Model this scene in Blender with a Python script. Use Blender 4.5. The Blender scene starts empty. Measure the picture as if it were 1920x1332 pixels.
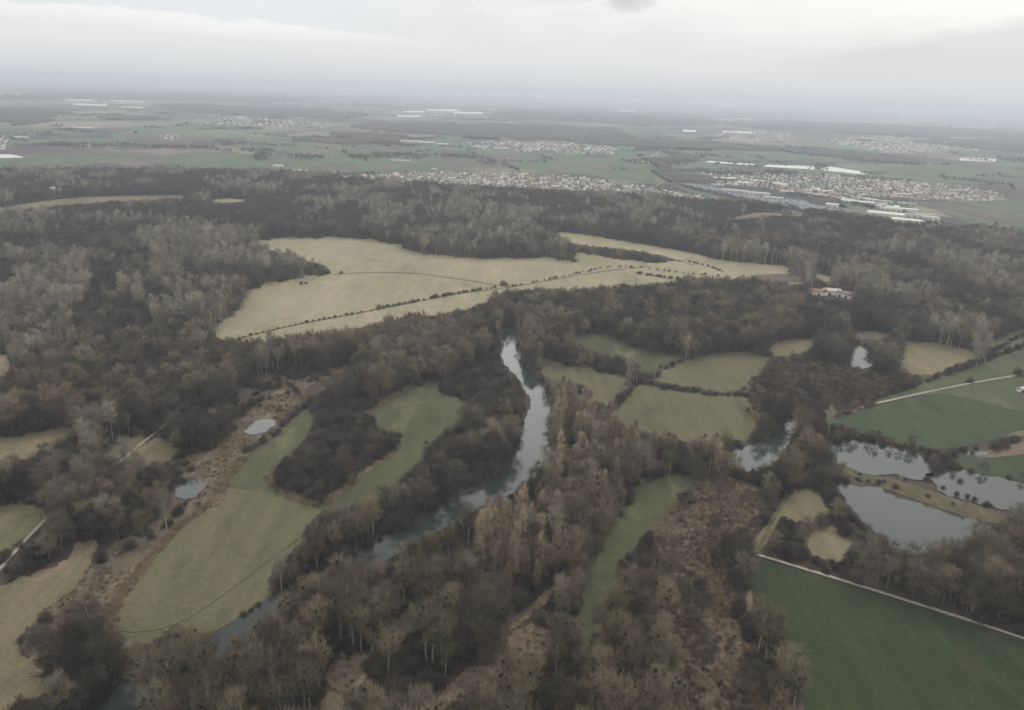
import bpy, math, random
import numpy as np
from mathutils import Matrix, Vector
from mathutils.geometry import delaunay_2d_cdt
random.seed(7); RNG = np.random.default_rng(7)
SC = bpy.context.scene
COL = SC.collection
# ------------------------------------------------------------------ camera
F, CX, CY, CAMH = 1500.0, 960.0, 666.0, 300.0
ROLL = math.radians(2.2)
PITCH = math.atan((CY - 170) * math.cos(ROLL) / F)
cr, sr, cp, sp = math.cos(ROLL), math.sin(ROLL), math.cos(PITCH), math.sin(PITCH)
up = Vector((sr * cp, cr * cp, sp)); right = Vector((cr, -sr, 0)); fwd = up.cross(right)
R = Matrix((right, fwd, up))          # world <- camera
Rn = np.array(R)
cam = bpy.data.cameras.new('camera'); co = bpy.data.objects.new('camera', cam); COL.objects.link(co)
cam.sensor_width = 36; cam.lens = 36 * F / 1920; cam.clip_start = 1; cam.clip_end = 400000
co.matrix_world = Matrix.Translation((0, 0, CAMH)) @ R.to_4x4()
SC.camera = co

def gnd(pts, z=0.0):
    p = np.asarray(pts, float).reshape(-1, 2)
    c = np.stack([p[:, 0] - CX, CY - p[:, 1], np.full(len(p), -F)], 1) @ Rn.T
    t = (z - CAMH) / np.minimum(c[:, 2], -1e-3)
    return c[:, :2] * t[:, None]
def G(x, y): return gnd([(x, y)])[0]
def proj(P):
    P = np.asarray(P, float).reshape(-1, 3) - np.array([0, 0, CAMH])
    c = P @ Rn
    d = np.maximum(-c[:, 2], 1e-3)
    return np.stack([CX + F * c[:, 0] / d, CY - F * c[:, 1] / d], 1)
def inside(poly, q):
    x, y = q[:, 0], q[:, 1]; n = len(poly); r = np.zeros(len(q), bool); j = n - 1
    for i in range(n):
        xi, yi = poly[i]; xj, yj = poly[j]
        if yi != yj:
            m = ((yi > y) != (yj > y)) & (x < (xj - xi) * (y - yi) / (yj - yi) + xi)
            r ^= m
        j = i
    return r
# ------------------------------------------------------------------ tagging
def tag(o, label=None, cat=None, group=None, kind=None):
    if label: o['label'] = label
    if cat: o['category'] = cat
    if group: o['group'] = group
    if kind: o['kind'] = kind
    return o
def link(o, parent=None):
    COL.objects.link(o)
    if parent is not None: o.parent = parent
    return o
def mesh(name, V, Fc, mats, mi=None, smooth=False):
    me = bpy.data.meshes.new(name)
    V = np.asarray(V, np.float32)
    if isinstance(Fc, np.ndarray):
        n, k = Fc.shape
        me.vertices.add(len(V)); me.vertices.foreach_set('co', V.ravel())
        me.loops.add(n * k); me.loops.foreach_set('vertex_index', Fc.astype(np.int32).ravel())
        me.polygons.add(n); me.polygons.foreach_set('loop_start', np.arange(0, n * k, k, dtype=np.int32))
        me.update(calc_edges=True)
    else:
        me.from_pydata([tuple(v) for v in V], [], [tuple(f) for f in Fc])
    for m in (mats if isinstance(mats, (list, tuple)) else [mats]): me.materials.append(m)
    if mi is not None: me.polygons.foreach_set('material_index', np.asarray(mi, np.int32))
    if smooth: me.polygons.foreach_set('use_smooth', np.ones(len(me.polygons), bool))
    me.update()
    return me
def obj(name, me, parent=None): return link(bpy.data.objects.new(name, me), parent)
# ------------------------------------------------------------------ materials
def mat(name):
    m = bpy.data.materials.new(name); m.use_nodes = True; nt = m.node_tree; nt.nodes.clear()
    out = nt.nodes.new('ShaderNodeOutputMaterial'); return m, nt, out
def N(nt, t, **kw):
    n = nt.nodes.new(t)
    for k, v in kw.items():
        if isinstance(v, (int, float, str, tuple, bool)) and hasattr(n, k): setattr(n, k, v)
    return n
def math_n(nt, op, a, b=None, c=None, clamp=False):
    n = nt.nodes.new('ShaderNodeMath'); n.operation = op; n.use_clamp = clamp
    for i, v in enumerate((a, b, c)):
        if v is None: continue
        if isinstance(v, (int, float)): n.inputs[i].default_value = v
        else: nt.links.new(v, n.inputs[i])
    return n.outputs[0]
def mix(nt, f, a, b, typ='MIX'):
    n = nt.nodes.new('ShaderNodeMix'); n.data_type = 'RGBA'; n.blend_type = typ
    for s, v in ((0, f), (6, a), (7, b)):
        if isinstance(v, (int, float)): n.inputs[s].default_value = v
        elif isinstance(v, tuple): n.inputs[s].default_value = (*v[:3], 1)
        else: nt.links.new(v, n.inputs[s])
    return n.outputs[2]
def noise(nt, vec, scale, detail=3, rough=.55, sx=1, sy=1, rot=0):
    mp = nt.nodes.new('ShaderNodeMapping'); mp.inputs['Scale'].default_value = (sx, sy, 1); mp.inputs['Rotation'].default_value = (0, 0, rot)
    nt.links.new(vec, mp.inputs[0])
    n = nt.nodes.new('ShaderNodeTexNoise'); n.inputs['Scale'].default_value = scale; n.inputs['Detail'].default_value = detail; n.inputs['Roughness'].default_value = rough
    nt.links.new(mp.outputs[0], n.inputs['Vector']); return n.outputs['Fac']
def ramp(nt, f, stops, interp='LINEAR'):
    n = nt.nodes.new('ShaderNodeValToRGB'); cr_ = n.color_ramp; cr_.interpolation = interp
    while len(cr_.elements) < len(stops): cr_.elements.new(1)
    for e, (p, c) in zip(cr_.elements, stops): e.position = p; e.color = (*c, 1) if isinstance(c, tuple) else (c, c, c, 1)
    nt.links.new(f, n.inputs[0]); return n.outputs[0]
def pos(nt): return nt.nodes.new('ShaderNodeNewGeometry').outputs['Position']
def surf(nt, out, colr, rough=.95, spec=.1, bump=None, bstr=.3, bdist=1):
    b = nt.nodes.new('ShaderNodeBsdfPrincipled'); b.inputs['Roughness'].default_value = rough
    b.inputs['Specular IOR Level'].default_value = spec
    if isinstance(colr, tuple): b.inputs['Base Color'].default_value = (*colr, 1)
    else: nt.links.new(colr, b.inputs['Base Color'])
    if bump is not None:
        bn = nt.nodes.new('ShaderNodeBump'); bn.inputs['Strength'].default_value = bstr; bn.inputs['Distance'].default_value = bdist
        nt.links.new(bump, bn.inputs['Height']); nt.links.new(bn.outputs[0], b.inputs['Normal'])
    nt.links.new(b.outputs[0], out.inputs[0]); return b
def grass_mat(name, a, b, c, rot=0.0, stripe=.0, s=1.0):
    """meadow: broad patches a/b, worn blotches c, fine mottling and faint mowing lines"""
    m, nt, out = mat(name); P = pos(nt)
    big = ramp(nt, noise(nt, P, .011 * s, 4, .6, 1, .55, rot), [(.34, 0.), (.66, 1.)])
    c1 = mix(nt, big, a, b)
    blot = ramp(nt, noise(nt, P, .035 * s, 5, .68, 1, .4, rot + .3), [(.54, 0.), (.74, 1.)])
    c1 = mix(nt, blot, c1, c)
    wet = ramp(nt, noise(nt, P, .022 * s, 6, .72, 1, .5, rot + 1.1), [(.30, .72), (.46, 1.), (.60, 1.), (.74, 1.16)])
    c1 = mix(nt, 1.0, c1, wet, 'MULTIPLY')
    fine = ramp(nt, noise(nt, P, .30, 4, .75), [(.25, .74), (.75, 1.24)])
    c1 = mix(nt, 1.0, c1, fine, 'MULTIPLY')
    if stripe:
        st = ramp(nt, noise(nt, P, .11, 2, .5, 1, .03, rot), [(.3, 1 - stripe), (.7, 1 + stripe)])
        c1 = mix(nt, 1.0, c1, st, 'MULTIPLY')
    surf(nt, out, c1, bump=noise(nt, P, .9, 3, .7), bstr=.5, bdist=.35); return m
def twig_mat(name, a, b):
    m, nt, out = mat(name)
    oi = nt.nodes.new('ShaderNodeObjectInfo')
    c1 = mix(nt, oi.outputs['Random'], a, b)
    r2 = math_n(nt, 'FRACT', math_n(nt, 'MULTIPLY', oi.outputs['Random'], 37.31))
    v = math_n(nt, 'MULTIPLY_ADD', r2, 1.0, .58)
    P = nt.nodes.new('ShaderNodeTexCoord').outputs['Object']
    nz = math_n(nt, 'MULTIPLY_ADD', noise(nt, P, .5, 2, .6), .9, .55)
    sc = nt.nodes.new('ShaderNodeVectorMath'); sc.operation = 'SCALE'
    nt.links.new(c1, sc.inputs[0]); nt.links.new(math_n(nt, 'MULTIPLY', v, nz), sc.inputs['Scale'])
    d = nt.nodes.new('ShaderNodeBsdfDiffuse'); nt.links.new(sc.outputs[0], d.inputs[0])
    t = nt.nodes.new('ShaderNodeBsdfTranslucent'); nt.links.new(sc.outputs[0], t.inputs[0])
    mx = nt.nodes.new('ShaderNodeMixShader'); mx.inputs[0].default_value = .25
    nt.links.new(d.outputs[0], mx.inputs[1]); nt.links.new(t.outputs[0], mx.inputs[2])
    nt.links.new(mx.outputs[0], out.inputs[0]); return m
def plain(name, c, rough=.9, spec=.2, var=.15, scale=.5):
    m, nt, out = mat(name); P = nt.nodes.new('ShaderNodeTexCoord').outputs['Object']
    k = ramp(nt, noise(nt, P, scale, 4, .65), [(.3, 1 - var), (.7, 1 + var)])
    surf(nt, out, mix(nt, 1.0, c, k, 'MULTIPLY'), rough, spec); return m
def tinted(name, cols, rough=.9):
    """one of several paint or tile colours, by object"""
    m, nt, out = mat(name); oi = nt.nodes.new('ShaderNodeObjectInfo'); n = len(cols)
    c = ramp(nt, oi.outputs['Random'], [(i / n, c) for i, c in enumerate(cols)], 'CONSTANT')
    P = nt.nodes.new('ShaderNodeTexCoord').outputs['Object']
    k = ramp(nt, noise(nt, P, .6, 3, .6), [(.3, .85), (.7, 1.12)])
    surf(nt, out, mix(nt, 1.0, c, k, 'MULTIPLY'), rough, .2); return m

M = {}
M['bark'] = plain('bark', (.16, .135, .11), var=.3, scale=1.5)
M['bark_pale'] = plain('bark_pale', (.34, .31, .27), var=.25, scale=1.5)
TW = dict(
    brown=((.225, .182, .127), (.175, .150, .110)), grey=((.18, .156, .120), (.22, .19, .143)), dark=((.078, .070, .057), (.108, .095, .076)),
    pale=((.30, .27, .215), (.25, .225, .18)), warm=((.37, .30, .215), (.30, .245, .175)), purple=((.122, .102, .082), (.094, .083, .068)),
    olive=((.215, .178, .112), (.175, .152, .100)), red=((.235, .175, .130), (.165, .13, .10)))
for k, (a, b) in TW.items(): M['tw_' + k] = twig_mat('twigs_' + k, a, b)
M['mistletoe'] = plain('mistletoe', (.045, .055, .02), var=.3, scale=2)
M['reed'] = twig_mat('reed', (.36, .285, .195), (.25, .195, .135))
M['meadow_tan'] = grass_mat('meadow_tan', (.30, .265, .175), (.235, .22, .14), (.39, .30, .215), 2.8, .06, .7)
M['meadow_dry'] = grass_mat('meadow_dry', (.205, .168, .108), (.125, .120, .070), (.27, .21, .14), .5, .08)
M['meadow'] = grass_mat('meadow', (.108, .103, .060), (.136, .123, .077), (.085, .090, .052), -.7, .10)
M['meadow_green'] = grass_mat('meadow_green', (.074, .080, .044), (.098, .098, .056), (.160, .147, .092), .3, .08)
M['crop_green'] = grass_mat('crop_green', (.031, .046, .021), (.048, .055, .026), (.078, .072, .036), 1.1, .14, .6)
M['crop_b'] = grass_mat('crop_b', (.050, .068, .035), (.062, .078, .040), (.085, .088, .048), .7, .10)
M['crop_mid'] = grass_mat('crop_mid', (.078, .092, .050), (.092, .102, .056), (.125, .125, .075), .7, .08)
M['crop_far'] = grass_mat('crop_far', (.075, .118, .062), (.095, .130, .07), (.125, .13, .08), .7, .10, .3)
M['tanfield'] = grass_mat('tanfield', (.205, .172, .108), (.145, .142, .082), (.24, .19, .125), .6, .10)
M['marsh'] = grass_mat('marsh', (.165, .128, .092), (.105, .09, .068), (.25, .205, .14), .9, 0, 2.2)
M['scrubland'] = grass_mat('scrubland', (.195, .152, .112), (.135, .108, .083), (.26, .21, .15), .2, 0, 2.5)
M['floor'] = grass_mat('forest_floor', (.052, .043, .034), (.085, .068, .050), (.155, .122, .088), .4, 0, 2)
M['plough'] = grass_mat('ploughed', (.105, .078, .066), (.09, .07, .06), (.12, .09, .075), .4, .08)
M['road'] = grass_mat('gravel', (.34, .31, .26), (.30, .275, .225), (.26, .24, .18), 0, 0, 3)
M['bankgrass'] = grass_mat('bank_grass', (.088, .084, .048), (.12, .098, .065), (.19, .155, .10), .3, 0, 2.5)
M['reedstraw'] = grass_mat('reed_straw', (.30, .235, .16), (.22, .17, .115), (.36, .29, .20), .3, 0, 2.5)
M['tilled'] = grass_mat('tilled_soil', (.125, .098, .080), (.105, .085, .072), (.15, .115, .09), .3, .1, 2)
M['mud'] = grass_mat('mud', (.20, .155, .11), (.14, .112, .078), (.27, .21, .15), 0, 0, 3)
M['lane'] = grass_mat('lane', (.22, .21, .18), (.19, .18, .15), (.17, .16, .12), 0, 0, 3)
M['trackline'] = grass_mat('track', (.10, .11, .055), (.12, .12, .06), (.10, .09, .05), 0, 0, 3)

def water_mat(name, body, rough):
    m, nt, out = mat(name); P = pos(nt)
    b = surf(nt, out, body, rough, .5, bump=noise(nt, P, .35, 4, .6, 1, .6), bstr=.12, bdist=.06)
    b.inputs['IOR'].default_value = 1.34; b.inputs['Specular IOR Level'].default_value = .5
    return m
M['water'] = water_mat('water', (.030, .038, .036), .05)
# ------------------------------------------------------------------ ground sheets
def smooth(pts, closed=True, jit=.0, it=2, seed=0):
    p = np.asarray(pts, float)
    for _ in range(it):
        if closed:
            q = np.roll(p, -1, 0); a = .75 * p + .25 * q; b = .25 * p + .75 * q
            p = np.stack([a, b], 1).reshape(-1, 2)
        else:
            a = .75 * p[:-1] + .25 * p[1:]; b = .25 * p[:-1] + .75 * p[1:]
            p = np.vstack([p[:1], np.stack([a, b], 1).reshape(-1, 2), p[-1:]])
    if jit:
        r = np.random.default_rng(seed + len(p)); p = p + r.normal(0, jit, p.shape)
    return p
def sheet(name, px, m, z, jit=.5, it=2, world=False, kind='structure', label=None, cat=None, group=None, grow=0):
    p = smooth(px, True, 0, it) if it else np.asarray(px, float)
    w = p if world else gnd(p)
    if grow:
        t_ = np.roll(w, -1, 0) - np.roll(w, 1, 0); t_ /= np.linalg.norm(t_, axis=1)[:, None] + 1e-9
        ar = np.sum(w[:, 0] * np.roll(w[:, 1], -1) - w[:, 1] * np.roll(w[:, 0], -1)); n_ = np.stack([t_[:, 1], -t_[:, 0]], 1) * (1 if ar > 0 else -1)
        w = w + n_ * grow * (1 + .6 * np.sin(np.arange(len(w)) * 2.3)[:, None])
    if jit: 
        r_ = np.random.default_rng(len(w)); n_ = len(w); w2 = []
        for i in range(n_):
            a, b_ = w[i], w[(i + 1) % n_]; L = np.linalg.norm(b_ - a); k = max(1, int(min(L / 3.0, 14)))
            for q in range(k): w2.append(a + (b_ - a) * q / k)
        w = np.array(w2) + r_.normal(0, jit, (len(w2), 2))
    c_ = w.mean(0); vs, _, fs, *_r = delaunay_2d_cdt([Vector((a - c_[0], b_ - c_[1])) for a, b_ in w], [], [list(range(len(w)))], 1, 1e-4)
    me = mesh(name, [(v[0] + c_[0], v[1] + c_[1], z) for v in vs], [f if (vs[f[1]] - vs[f[0]]).cross(vs[f[2]] - vs[f[0]]) > 0 else f[::-1] for f in fs], M[m])
    o = obj(name, me); tag(o, kind=kind, label=label, cat=cat, group=group); return o
def ribbon(name, px, width, m, z, world=False, it=2, label=None):
    p = smooth(px, False, 0, it); w = p if world else gnd(p)
    w = np.asarray(w); t = np.gradient(w, axis=0); t /= np.linalg.norm(t, axis=1)[:, None]
    n = np.stack([-t[:, 1], t[:, 0]], 1)
    wd = width * (1 + .12 * np.sin(np.arange(len(w)) * 1.7))[:, None] / 2
    V = np.vstack([np.c_[w + n * wd, np.full(len(w), z)], np.c_[w - n * wd, np.full(len(w), z)]])
    k = len(w); Fc = [(i, i + k, i + k + 1, i + 1) for i in range(k - 1)]
    me = mesh(name, V, Fc, M[m])
    if me.polygons[0].normal.z < 0: me.flip_normals()
    return tag(obj(name, me), kind='structure', label=label)

# base ground: far plain of small fields
def plain_ground():
    m, nt, out = mat('farmland'); P = pos(nt)
    cols = [(.09, .14, .08), (.15, .115, .105), (.12, .165, .095), (.22, .195, .145), (.085, .072, .072), (.075, .125, .075), (.19, .165, .135), (.07, .066, .064)]
    def vor(scale, rot, sx, sy):
        mp = nt.nodes.new('ShaderNodeMapping'); mp.inputs['Scale'].default_value = (sx, sy, 1); mp.inputs['Rotation'].default_value = (0, 0, rot)
        nt.links.new(P, mp.inputs[0]); v = nt.nodes.new('ShaderNodeTexVoronoi'); v.distance = 'CHEBYCHEV'
        v.inputs['Scale'].default_value = scale; v.inputs['Randomness'].default_value = .75; nt.links.new(mp.outputs[0], v.inputs['Vector'])
        s = nt.nodes.new('ShaderNodeSeparateColor'); nt.links.new(v.outputs['Color'], s.inputs[0]); return s.outputs[0]
    c1 = ramp(nt, vor(1 / 250, .35, 1, .4), [(i / 8, c) for i, c in enumerate(cols)], 'CONSTANT')
    c2 = ramp(nt, vor(1 / 420, -.5, 1, .4), [(i / 8, c) for i, c in enumerate(cols[::-1])], 'CONSTANT')
    sel = ramp(nt, noise(nt, P, .0006, 2), [(.46, 0.), (.54, 1.)])
    c = mix(nt, sel, c1, c2)
    wood = ramp(nt, noise(nt, P, .00032, 4, .6, .6, 1.6), [(.57, 0.), (.59, 1.)])
    c = mix(nt, wood, c, (.052, .05, .042))
    fine = ramp(nt, noise(nt, P, .02, 4, .7), [(.3, .82), (.7, 1.15)])
    surf(nt, out, mix(nt, 1.0, c, fine, 'MULTIPLY')); return m
M['plain'] = plain_ground()
def parcels(name, cols, sc_, rot):
    m, nt, out = mat(name); P = pos(nt); mp = nt.nodes.new('ShaderNodeMapping'); mp.inputs['Scale'].default_value = (1, .28, 1); mp.inputs['Rotation'].default_value = (0, 0, rot)
    nt.links.new(P, mp.inputs[0]); v = nt.nodes.new('ShaderNodeTexVoronoi'); v.distance = 'CHEBYCHEV'; v.inputs['Scale'].default_value = sc_; v.inputs['Randomness'].default_value = .8
    nt.links.new(mp.outputs[0], v.inputs['Vector']); q = nt.nodes.new('ShaderNodeSeparateColor'); nt.links.new(v.outputs['Color'], q.inputs[0])
    c = ramp(nt, q.outputs[0], [(i / len(cols), c_) for i, c_ in enumerate(cols)], 'CONSTANT')
    f = ramp(nt, noise(nt, P, .02, 4, .7), [(.3, .85), (.7, 1.15)]); surf(nt, out, mix(nt, 1.0, c, f, 'MULTIPLY')); return m
GR = [(.080, .120, .065), (.10, .135, .075), (.072, .105, .058), (.125, .135, .085), (.088, .128, .072), (.14, .125, .092), (.09, .115, .07), (.105, .09, .075)]
M['crop_far'] = parcels('parcels_green', GR, 1 / 75, -.95); M['plough'] = parcels('parcels_brown', [(.105, .085, .076), (.085, .070, .066), (.12, .098, .082), (.095, .10, .07)], 1 / 110, .3)
B = 110000
V = [(-B, -4000, 0), (B, -4000, 0), (B, 170000, 0), (-B, 170000, 0)]
tag(obj('ground', mesh('ground', V, [(0, 1, 2, 3)], M['plain'])), kind='structure', label='flat farmland plain reaching to the horizon')

# visible open areas, in photo pixels
MEADOW_MAIN = [(395,628),(463,577),(465,547),(500,534),(560,524),(623,516),(620,508),(600,494),(567,481),(517,471),(473,454),(533,447),(640,445),(707,454),(747,464),(790,477),(853,484),(973,487),(1040,489),(1085,492),(1080,474),(1090,475),(1150,488),(1200,493),(1290,495),(1320,500),(1357,515),(1400,518),(1430,517),(1357,523),(1280,519),(1262,530),(1190,537),(1073,543),(1007,541),(960,545),(923,552),(900,571),(840,584),(740,599),(690,611),(640,617),(567,627),(500,637),(440,641)]
STRIP = [(1033,434),(1100,441),(1180,455),(1300,475),(1347,490),(1463,499),(1475,503),(1480,514),(1430,518),(1380,517),(1330,503),(1290,492),(1240,478),(1160,465),(1075,459)]
FARLEFT = [(-60,400),(0,392),(60,380),(130,372),(200,368),(350,366),(345,372),(280,376),(200,380),(120,386),(60,392),(0,397),(-60,405)]
OPEN = dict(
 far2=[(390,377),(430,372),(465,375),(462,380),(400,382)],
 left1=[(-60,660),(0,667),(20,672),(25,688),(0,702),(-60,720)],
 a=[(-80,835),(0,827),(50,815),(117,805),(150,800),(117,827),(60,852),(0,874),(-80,895)],
 b=[(187,860),(215,838),(250,820),(276,809),(262,832),(235,850),(195,868)],
 c=[(255,848),(300,824),(323,831),(328,854),(290,870),(240,870)],
 e=[(440,915),(415,940),(387,955),(333,991),(317,1011),(273,1058),(243,1098),(217,1135),(210,1181),(217,1215),(240,1225),(293,1201),(327,1171),(353,1181),(393,1196),(450,1158),(515,1112),(500,1088),(530,1050),(567,1021),(573,988),(607,958),(560,940),(500,918)],
 d=[(547,784),(583,766),(587,794),(577,820),(547,844),(512,875),(505,898),(530,922),(600,948),(607,960),(560,945),(500,920),(440,916),(422,905),(440,885),(465,860),(500,835),(530,805)],
 f=[(598,952),(632,928),(665,897),(683,882),(723,860),(742,850),(750,826),(745,815),(707,797),(690,774),(730,747),(773,727),(817,714),(824,735),(873,751),(870,777),(853,797),(817,821),(803,854),(773,877),(767,888),(717,925),(697,938),(640,952),(612,962)],
 h=[(1063,631),(1140,629),(1150,638),(1190,654),(1223,662),(1280,671),(1262,682),(1240,691),(1207,697),(1190,676),(1140,661),(1100,657),(1083,644)],
 i=[(1007,671),(1050,684),(1100,694),(1173,707),(1160,737),(1142,762),(1120,754),(1107,727),(1083,714),(1055,722),(1028,708)],
 j=[(1225,712),(1262,690),(1307,674),(1380,661),(1436,671),(1438,691),(1413,711),(1397,731),(1340,730),(1280,722)],
 k=[(1203,721),(1280,735),(1313,741),(1397,745),(1415,767),(1423,777),(1410,804),(1400,822),(1360,822),(1300,828),(1230,812),(1180,800),(1150,784),(1167,764),(1187,737)],
 m=[(1440,650),(1475,640),(1530,636),(1525,650),(1500,662),(1455,668)],
 n1=[(1545,793),(1620,767),(1765,736),(1830,752),(1930,776),(1990,790),(1990,800),(1920,805),(1860,827),(1773,844),(1713,837),(1663,824),(1613,807),(1567,797)],
 n2=[(1620,760),(1660,742),(1700,735),(1740,712),(1790,702),(1850,682),(1920,651),(1990,630),(1990,790),(1930,776),(1830,752),(1765,736)],
 n3=[(1693,641),(1740,643),(1813,657),(1830,672),(1790,684),(1747,701),(1710,700),(1687,694),(1690,665)],
 n4=[(1850,645),(1880,633),(1920,621),(1990,600),(1990,615),(1920,642),(1875,658)],
 n5=[(1790,854),(1870,845),(1920,825),(1990,810),(1990,915),(1920,905),(1850,893),(1805,880)],
 s=[(1410,1050),(1460,1058),(1640,1112),(1780,1158),(1920,1207),(2120,1275),(2200,1500),(1510,1500),(1507,1332),(1500,1248),(1480,1205),(1460,1148),(1415,1121),(1408,1085)],
 t=[(1187,928),(1207,908),(1280,893),(1312,892),(1273,928),(1233,981),(1207,998),(1175,1035),(1160,1055),(1140,1121),(1120,1171),(1100,1215),(1087,1218),(1093,1160),(1100,1101),(1117,1048),(1150,1005),(1180,955)],
 q1=[(1467,965),(1480,935),(1493,918),(1527,925),(1547,950),(1530,972),(1495,975)],
 q2=[(1518,1000),(1540,993),(1587,1011),(1593,1030),(1585,1050),(1550,1045),(1520,1032)],
 v1=[(953,1185),(993,1158),(1023,1135),(1050,1105),(1040,1098),(990,1140),(960,1165)],
 v1b=[(953,1190),(1000,1170),(1037,1188),(1030,1215),(1013,1230),(955,1225)],
 v2=[(600,1235),(640,1221),(683,1218),(703,1241),(708,1270),(673,1308),(640,1335),(600,1350)],
 v3=[(853,1271),(895,1250),(925,1253),(927,1271),(873,1305),(827,1335),(800,1335)],
 v4=[(740,1178),(755,1146),(783,1141),(800,1151),(785,1170),(760,1190),(717,1208)],
 w1=[(-90,1120),(0,1101),(43,1080),(93,1068),(133,1048),(145,1018),(183,1015),(180,1031),(160,1075),(140,1105),(110,1128),(73,1151),(73,1175),(40,1191),(32,1221),(67,1250),(105,1268),(100,1298),(33,1321),(0,1340),(-120,1400)],
 w2=[(-80,975),(0,957),(33,948),(67,953),(80,968),(50,998),(13,1021),(-5,1032),(-80,1060)],
)
def rough(poly, amp=.05, seed=0):
    p = np.asarray(poly, float); rg = np.random.default_rng(len(poly) * 7 + abs(int(p[0, 0]))); sz = p.max(0) - p.min(0); A_ = np.minimum(sz * amp, [7, 4]); out_ = []
    for i in range(len(p)):
        a_, b_ = p[i], p[(i + 1) % len(p)]; k_ = max(1, int(min(np.linalg.norm(b_ - a_) / 9, 6)))
        for q_ in range(k_): out_.append(a_ + (b_ - a_) * q_ / k_ + rg.normal(0, .55, 2) * A_ * (1 if q_ else .4))
    return [tuple(v) for v in out_]
OPEN['v2'] = [(612,1262),(640,1224),(655,1232),(683,1218),(692,1238),(672,1250),(690,1268),(665,1300),(640,1305),(648,1328),(615,1345),(598,1320),(622,1290)]
OPEN = {k: (v if k in ('s', 'n1', 'n2', 'n5') else rough(v)) for k, v in OPEN.items()}
MEADOW_MAIN = rough(MEADOW_MAIN, .02)
MARSH = [(690,683),(640,697),(600,712),(570,732),(560,762),(530,803),(490,835),(455,862),(425,908),(440,916),(415,942),(387,957),(333,993),(317,1013),(273,1060),(243,1100),(217,1137),(212,1181),(217,1217),(225,1262),(185,1292),(130,1275),(100,1275),(60,1240),(35,1215),(45,1190),(75,1172),(80,1150),(140,1105),(165,1070),(185,1050),(230,1010),(290,978),(320,930),(355,880),(350,855),(400,848),(440,812),(470,770),(520,728),(580,705),(640,688)]
MARSH_CLEAR = [[(680,686),(640,697),(600,712),(570,732),(556,762),(530,790),(517,790),(490,788),(470,795),(440,830),(385,870),(380,890),(392,903),(425,903),(455,862),(490,835),(530,803),(560,762)],
  [(418,908),(390,925),(350,955),(318,1000),(262,1020),(230,1045),(170,1075),(150,1110),(215,1135),(243,1098),(273,1058),(317,1011),(387,955)]]
SCRUB = rough([(1315,893),(1370,898),(1440,925),(1408,1000),(1375,1080),(1378,1150),(1410,1230),(1450,1340),(1470,1500),(1290,1500),(1270,1340),(1240,1200),(1222,1100),(1222,1000),(1275,930)], .08)
RIVER = [(940,612),(947,618),(935,641),(938,667),(950,691),(975,711),(979,731),(996,746),(993,764),(980,804),(976,834),(965,861),(942,880),(915,905),(870,928),(820,957),(740,1002),(660,1047),(600,1080),(530,1113),(450,1159),(390,1197),(340,1222),(270,1257),(215,1292),(170,1340),(60,1520),(190,1520),(245,1345),(290,1305),(350,1270),(410,1238),(465,1205),(545,1152),(620,1110),(690,1075),(755,1036),(845,985),(890,958),(950,935),(1005,898),(1026,862),(1032,821),(1032,754),(1020,725),(1003,705),(980,685),(974,660),(968,618),(958,606)]
RIVER_VIS = [[(947,622),(935,641),(938,667),(950,691),(968,705),(975,715),(979,731),(996,746),(993,764),(980,804),(976,834),(965,861),(942,883),(922,908),(938,935),(960,925),(1003,890),(1023,856),(1030,821),(1030,754),(1015,727),(1000,711),(977,691),(973,671),(966,624)],
  [(665,1046),(740,1003),(752,1034),(690,1074)],[(800,968),(870,928),(925,906),(948,930),(880,962),(815,995)],[(765,990),(800,970),(812,996),(775,1014)],
  [(393,1198),(450,1161),(530,1116),(556,1112),(490,1160),(460,1205),(402,1231)],[(222,1290),(262,1285),(260,1332),(190,1350)]]
PONDS = dict(
 p1=[(456,813),(480,790),(493,788),(515,789),(518,797),(493,813),(470,817)],
 p2=[(325,931),(340,908),(357,895),(392,903),(383,918),(367,935),(347,941)],
 p3=[(1553,842),(1575,831),(1597,825),(1663,839),(1712,852),(1745,872),(1752,893),(1725,902),(1690,897),(1613,888),(1567,870)],
 p4=[(1735,890),(1780,884),(1847,893),(1920,909),(2020,930),(2020,1000),(1920,970),(1877,957),(1813,939),(1757,922)],
 p5=[(1560,918),(1578,905),(1630,916),(1713,943),(1780,966),(1856,984),(1862,996),(1830,1018),(1780,1040),(1730,1050),(1670,1040),(1630,1010),(1600,982),(1572,945)],
 p6=[(1590,683),(1594,668),(1603,653),(1610,648),(1627,660),(1640,688),(1615,695),(1600,693)],
 p7=[(1355,858),(1380,845),(1425,830),(1460,812),(1478,793),(1492,775),(1500,781),(1494,806),(1478,837),(1462,861),(1445,880),(1400,888),(1365,875)])
POND_VIS = [PONDS['p1'], PONDS['p2'], [(1560,842),(1597,827),(1663,841),(1710,854),(1740,875),(1742,893),(1697,890),(1613,883),(1568,864)],
 [(1753,895),(1780,888),(1847,896),(1920,912),(1990,930),(1990,985),(1920,962),(1877,954),(1813,937),(1757,920)],
 [(1565,918),(1580,907),(1630,918),(1713,945),(1780,968),(1850,986),(1810,1014),(1775,1022),(1745,1034),(1680,1028),(1663,1015),(1620,993),(1590,968),(1572,935)],
 [(1594,686),(1597,668),(1606,655),(1615,652),(1624,664),(1624,686),(1613,690)],
 [(1380,858),(1413,845),(1460,818),(1480,797),(1490,803),(1474,837),(1457,861),(1443,872),(1395,880)]]
BANK = [(1575,874),(1620,888),(1700,905),(1760,928),(1830,948),(1880,965),(1890,980),(1855,984),(1800,968),(1720,940),(1640,911),(1590,893)]
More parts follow.
